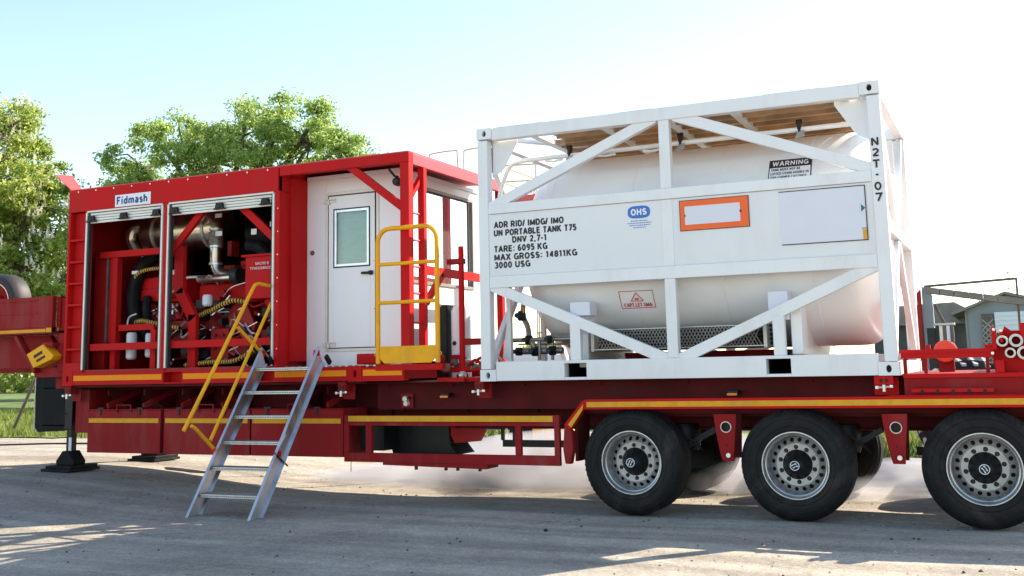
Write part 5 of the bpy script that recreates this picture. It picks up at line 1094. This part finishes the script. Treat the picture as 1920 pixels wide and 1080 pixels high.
rd = thing('hose_reel', 'orange red round drum behind the long red bar', 'drum', (4.43, 1.1, 1.31)); out(M().lathe([(0, 0), (.095, .0), (.105, .01), (.105, .05), (.07, .06), (.07, .15), (.105, .16), (.105, .2), (0, .21)], (4.43, 1.05, 1.50), 'y', 32), 'drum', pm('orange_red_plastic', (.75, .06, .02), .4), rd)
bx('drum_base', m_chas, rd, (4.36, 4.50, 1.12, 1.2, 1.3055, 1.44))

# ================================================================== BACKGROUND ON THE RIGHT
zb_ = 0
gf = thing('metal_frame', 'tall rusty steel goal frame with a slanted ribbed beam behind the tank', 'steel frame', (3.75, 9, 0))
out(M().prism([(3.60, 0), (3.66, 0), (3.68, 2.56), (3.62, 2.50)], 8.9, 9.1), 'dark_post', m_redin, gf); out(M().prism([(3.67, 0), (3.87, 0), (3.85, 2.46), (3.77, 2.60), (3.70, 2.60)], 8.95, 9.15), 'wide_post', m_slate, gf)
out(M().bar((3.74, 9, 2.61), (5.13, 9, 2.67), .04, .04, (0, 1, 0)), 'top_bar', m_brown, gf); out(M().bar((5.13, 9, 2.68), (5.10, 9, .0), .035, .035, (0, 1, 0)), 'end_post', m_brown, gf)
for k in range(14):
    t0, t1 = k/14, (k+1)/14; x0_, x1_ = 3.77+t0*3.0, 3.77+t1*3.0
    out(M().prism([(x0_, 2.50-.545*t0-.0), (x1_-.01, 2.50-.545*t1), (x1_-.01, 2.60-.545*t1), (x0_, 2.60-.545*t0)], 8.9, 9.2), 'beam_segment', m_roofg, gf)
bx('far_post', m_brown, gf, (6.7, 6.78, 9, 9.1, 0, 2.05))
out(M().bar((3.88, 9.05, 2.30), (4.02, 9.05, 1.95), .05, .05, (0, 1, 0)), 'knee_brace', m_brown, gf)
sh = thing('shed', 'low blue grey sheet metal shed with lattice door and white shutter window', 'shed', (5.4, 16, 0))
out(M().prism([(4.06, 0), (7.6, 0), (7.6, 2.05), (5.0, 2.80), (4.06, 2.50)], 16.0, 18.5), 'shed_wall', m_slate, sh); out(M().prism([(3.80, 2.42), (4.9, 2.84), (7.9, 2.02), (7.9, 1.98), (4.9, 2.78), (3.80, 2.36)], 15.8, 18.7), 'shed_roof', m_roofg, sh)
bx('lattice_door', m_brown, sh, (4.40, 4.63, 15.94, 15.99, 0.05, 2.37)); b = M()
for k in range(-3, 20):
    for s in (1, -1):
        za = .1+k*.12; p0 = (4.40 if s > 0 else 4.63, 15.93, za); q0 = (4.63 if s > 0 else 4.40, 15.93, za+.23)
        if za < .05 or za+.23 > 2.36: continue
        b.bar(p0, q0, .016, .012, (0, 1, 0))
out(b, 'lattice', m_conc, sh, kind='stuff')
wn_ = sub('shed_window', sh); bx('window_sheet', m_glint, wn_, (4.66, 5.8, 15.93, 15.99, 1.95, 2.40)); b = M()
for k in range(4): b.box(4.66, 5.8, 15.915, 15.93, 2.02+k*.1, 2.05+k*.1)
outs(b, 'window_slat', m_sign, wn_); bx('window_sill', m_soil, wn_, (4.62, 5.84, 15.90, 15.99, 1.72, 1.94))
for k in range(6): bx('wall_seam', m_roofg, sh, (4.1+k*.55, 4.115+k*.55, 15.985, 15.998, 0, 2.45-.0*k)) if not (4.35 < 4.1+k*.55 < 5.85) else None
wl = thing('yard_wall', 'dark grey rough wall and low roof left of the shed', 'outbuilding', (3.3, 18, 0)); bx('wall', pm('dark_rough_wall', (.08, .08, .075), .8, var=.3, scale=3), wl, (1.8, 4.0, 18.7, 19.5, 0, 2.25)); out(M().prism([(1.6, 2.25), (4.05, 2.25), (4.05, 2.60), (3.75, 2.78), (1.6, 2.70)], 18.5, 19.6), 'low_roof', m_roofg, wl)
br = thing('barrel', 'upright striped steel barrel behind the long red bar', 'barrel', (4.06, 8, 0)); 
for k, mt in enumerate((m_dgrey, m_shut, m_brown, m_glint, m_brown)): bx('stave_panel', mt, br, (3.93+k*.052, 3.978+k*.052, 8, 8.2, 0, 1.93))
bx('barrel_top', m_galv, br, (3.91, 4.21, 7.98, 8.22, 1.931, 1.97), bevel=.01); bx('barrel_side', m_dgrey, br, (3.80, 3.925, 8.02, 8.2, 0, 1.90))
ty_ = thing('tractor_wheel', 'ribbed tyre with pale arcs showing under the red bar', 'tyre', (4.45, 4.6, 0)); 
b = M().lathe([(.3, .0), (.45, -.02), (.62, 0), (.70, .06), (.70, .30), (.62, .36), (.3, .36)], (4.52, 4.4, .705), 'y', 48); out(b, 'tyre', m_tyre, ty_); b = M()
for k in range(30): a = 2*PI*k/30; b.bar((4.52+.64*math.cos(a), 4.39, .705+.64*math.sin(a)), (4.52+.725*math.cos(a+.12), 4.58, .705+.725*math.sin(a+.12)), .05, .03, (math.cos(a), 0, math.sin(a)))
out(b, 'tread_lugs', pm('pale_tyre_lug', (.35, .33, .36), .7), ty_, kind='stuff'); out(M().lathe([(.3, .02), (.28, .1), (0, .1)], (4.52, 4.4, .705), 'y', 30), 'rim', m_shut, ty_)
ms = thing('antenna_mast', 'thin antenna mast with small crossbars above the shed roof', 'mast', (4.94, 30, 0)); out(M().cyl((4.94, 30, 0), (4.965, 30, 4.45), .018, 6), 'pole', m_galv, ms); b = M().box(4.88, 5.04, 29.98, 30.02, 4.20, 4.24); b.box(4.90, 5.02, 29.98, 30.02, 3.66, 3.70); outs(b, 'crossbar', m_galv, ms)
# pale van and yellow crate standing behind the trailer
vn = thing('parked_van', 'white van parked on the pavement behind the trailer', 'van', (-1.2, 8.2, 0))
out(M().prism([(-3.9, .32), (1.2, .32), (1.25, .9), (.75, 1.05), (.15, 1.62), (-3.8, 1.66), (-3.95, 1.2)], 7.6, 9.3), 'van_body', m_cab, vn, bevel=.05)
for x in (-2.9, .35): out(M().lathe([(0, 0), (.17, 0), (.19, -.02), (.31, -.02), (.33, .02), (.33, .2), (0, .2)], (x, 7.56, .34), 'y', 28), 'van_wheel', m_tyre, vn)
out(M().prism([(-1.0, 1.12), (.1, 1.12), (-.15, 1.52), (-1.0, 1.55)], 7.585, 7.598), 'side_window', m_blkp, vn); bx('door_gap', m_dgrey, vn, (-1.02, -1.0, 7.59, 7.599, .40, 1.55))
bx('sill_trim', m_dgrey, vn, (-3.9, 1.2, 7.57, 7.599, .34, .40))
yc = thing('yellow_crate', 'yellow plastic crate stack seen through the side guard beside the wheel', 'crate', (-1.2, 4.8, 0))
for k in range(2): bx('crate', pm('yellow_plastic', (.85, .50, .02), .45), yc, (-1.47, -.92, 4.6, 5.1, H(-.6)+.005+k*.285, H(-.6)+.28+k*.285), bevel=.02)
fp = thing('far_platform', 'thin yellowish guard railing above a platform behind the tank frame', 'railing', (-1.3, 4.2, 0))
b = M()
for x, y in ((-1.6, 4.0), (-1.05, 4.0), (-.6, 4.6), (-1.6, 5.2)): b.tube([(x, y, H(x, y)), (x, y, 4.36)], .014, 6)
outs(b, 'rail_post', m_galv, fp)
for z in (4.36, 4.12): out(M().tube([(-1.6, 5.2, z), (-1.6, 4.0, z), (-1.05, 4.0, z-.02), (-.6, 4.6, z-.04)], .013, 6), 'guard_rail', m_rail_y, fp)
bx('platform_deck', m_pink, fp, (-1.62, -.6, 4.0, 5.2, 3.86, 3.90))
# forked steel stand on the grass at the left
rk2 = thing('steel_stand', 'grey steel folding stand with forked feet on the grass at left', 'stand', (-14.4, 7.0, H(-14)))
zg = H(-14.2); b = M().cyl((-13.6, 7.0, zg+.32), (-13.42, 7.0, 2.3), .03, 8); b.cyl((-14.05, 7.0, zg+.02), (-13.6, 7.0, zg+.34), .035, 8); b.cyl((-13.15, 7.0, zg+.02), (-13.6, 7.0, zg+.34), .035, 8); b.cyl((-13.6, 7.4, zg+.0), (-13.6, 7.0, zg+.34), .03, 8); outs(b, 'forked_leg', m_galv, rk2)
out(M().cyl((-14.9, 7.0, zg), (-13.75, 7.0, 2.3), .035, 8), 'slanted_leg', m_brown, rk2); out(M().cyl((-13.9, 7.0, 2.25), (-13.3, 7.0, 2.3), .03, 8), 'head_bar', m_galv, rk2)
# loose things on the asphalt
for k, (x, y, lab) in enumerate(((-5.1, 1.35, 'dark oil stain patch near the left landing leg'), )):
    pts_ = [(x+.34*math.cos(t)*(1+.2*math.sin(3*t)), y+.13*math.sin(t)*(1+.3*math.cos(2*t))) for t in np.linspace(0, 2*PI, 24, endpoint=False)]
    mm = M(); mm.add([(p[0], p[1], H(p[0])+.016) for p in pts_], [tuple(range(24))]); o = out(mm, 'oil_stain', m_blk, smooth=0); o['kind'] = 'structure'
for k, (x, y, lab) in enumerate(((1.2, -1.2, 'small dark stone lying on the asphalt below the first wheel'),)):
    tag(out(M().lathe([(0, -.004), (.018, 0), (.022, .012), (.012, .022), (0, .024)], (x, y, .012), 'z', 7), 'stone', m_dgrey), lab, 'stone')
cw = thing('cable', 'black cable lying on the pavement behind the left landing leg', 'cable', (-9, 4.2, H(-9)))
out(M().tube(smooth_path([(-12, 3.2, H(-12)+.02), (-10.6, 4.1, H(-10.6)+.02), (-9, 4.3, H(-9)+.02), (-7, 3.6, H(-7)+.02), (-5.6, 3.9, H(-5.6)+.03)], 6), .014, 6), 'cable_run', m_blk, cw)

# cold nitrogen vapour drifting low over the sunlit pavement behind the trailer
mv = bpy.data.materials.new('cold_vapour'); mv.use_nodes = True; n = mv.node_tree.nodes; l = mv.node_tree.links; n.clear()
pv = n.new('ShaderNodeVolumePrincipled'); pv.inputs['Color'].default_value = (.93, .92, 1, 1); pv.inputs['Anisotropy'].default_value = .2
tcn = n.new('ShaderNodeNewGeometry'); nn = n.new('ShaderNodeTexNoise'); nn.inputs['Scale'].default_value = 1.5; nn.inputs['Detail'].default_value = 3; l.new(tcn.outputs['Position'], nn.inputs['Vector'])
mr = n.new('ShaderNodeMapRange'); mr.inputs[1].default_value = .34; mr.inputs[2].default_value = .66; mr.inputs[3].default_value = 0; mr.inputs[4].default_value = 2.3; l.new(nn.outputs['Fac'], mr.inputs[0])
l.new(mr.outputs[0], pv.inputs['Density']); o_ = n.new('ShaderNodeOutputMaterial'); l.new(pv.outputs[0], o_.inputs['Volume'])
def puff(cx, cy, cz, rx, ry, rz, seed):
    rd = random.Random(seed); mm = M(); NU, NV = 28, 10; ph = [rd.uniform(0, 6.28) for _ in range(4)]
    rg = []
    for j in range(1, NV):
        v = -PI/2+PI*j/NV; ring = []
        for i in range(NU):
            u = 2*PI*i/NU; k = 1+.14*math.sin(2*u+ph[0])+.10*math.sin(3*u+ph[1]+v*2)+.06*math.sin(5*u+ph[2])
            ring.append((cx+rx*math.cos(v)*math.cos(u)*k, cy+ry*math.cos(v)*math.sin(u)*k, max(.012, cz+rz*math.sin(v)*(1+.2*math.sin(u*2+ph[3])))))
        rg.append(ring)
    mm.rings(rg); o = out(mm, 'vapour_cloud', mv, None, kind='stuff'); return o
puff(.4, 2.9, .20, 2.3, 1.8, .40, 1); puff(3.3, 2.7, .10, 1.7, 1.3, .22, 2); puff(-1.6, 2.2, .10, 1.6, 1.0, .16, 3)

hp_ = RNG.uniform(0, 1, (9000, 4)); vsx = []; fsx = []
for a, b_, c_, d_ in hp_:
    x = -75+a*60; y = 38+b_*3; z = H(x, y)+c_*1.5*(1+.35*math.sin(x*.7)); t_ = d_*6.28; k = len(vsx); w_ = .22
    vsx += [(x-math.cos(t_)*w_, y-math.sin(t_)*w_, z), (x+math.cos(t_)*w_, y+math.sin(t_)*w_, z+.05), (x+.05, y, z+.3)]; fsx.append((k, k+1, k+2))
me = bpy.data.meshes.new('far_hedge'); me.from_pydata(vsx, [], fsx); me.materials.append(m_leaf3); o = bpy.data.objects.new('far_hedge', me); COL.objects.link(o); o['kind'] = 'stuff'
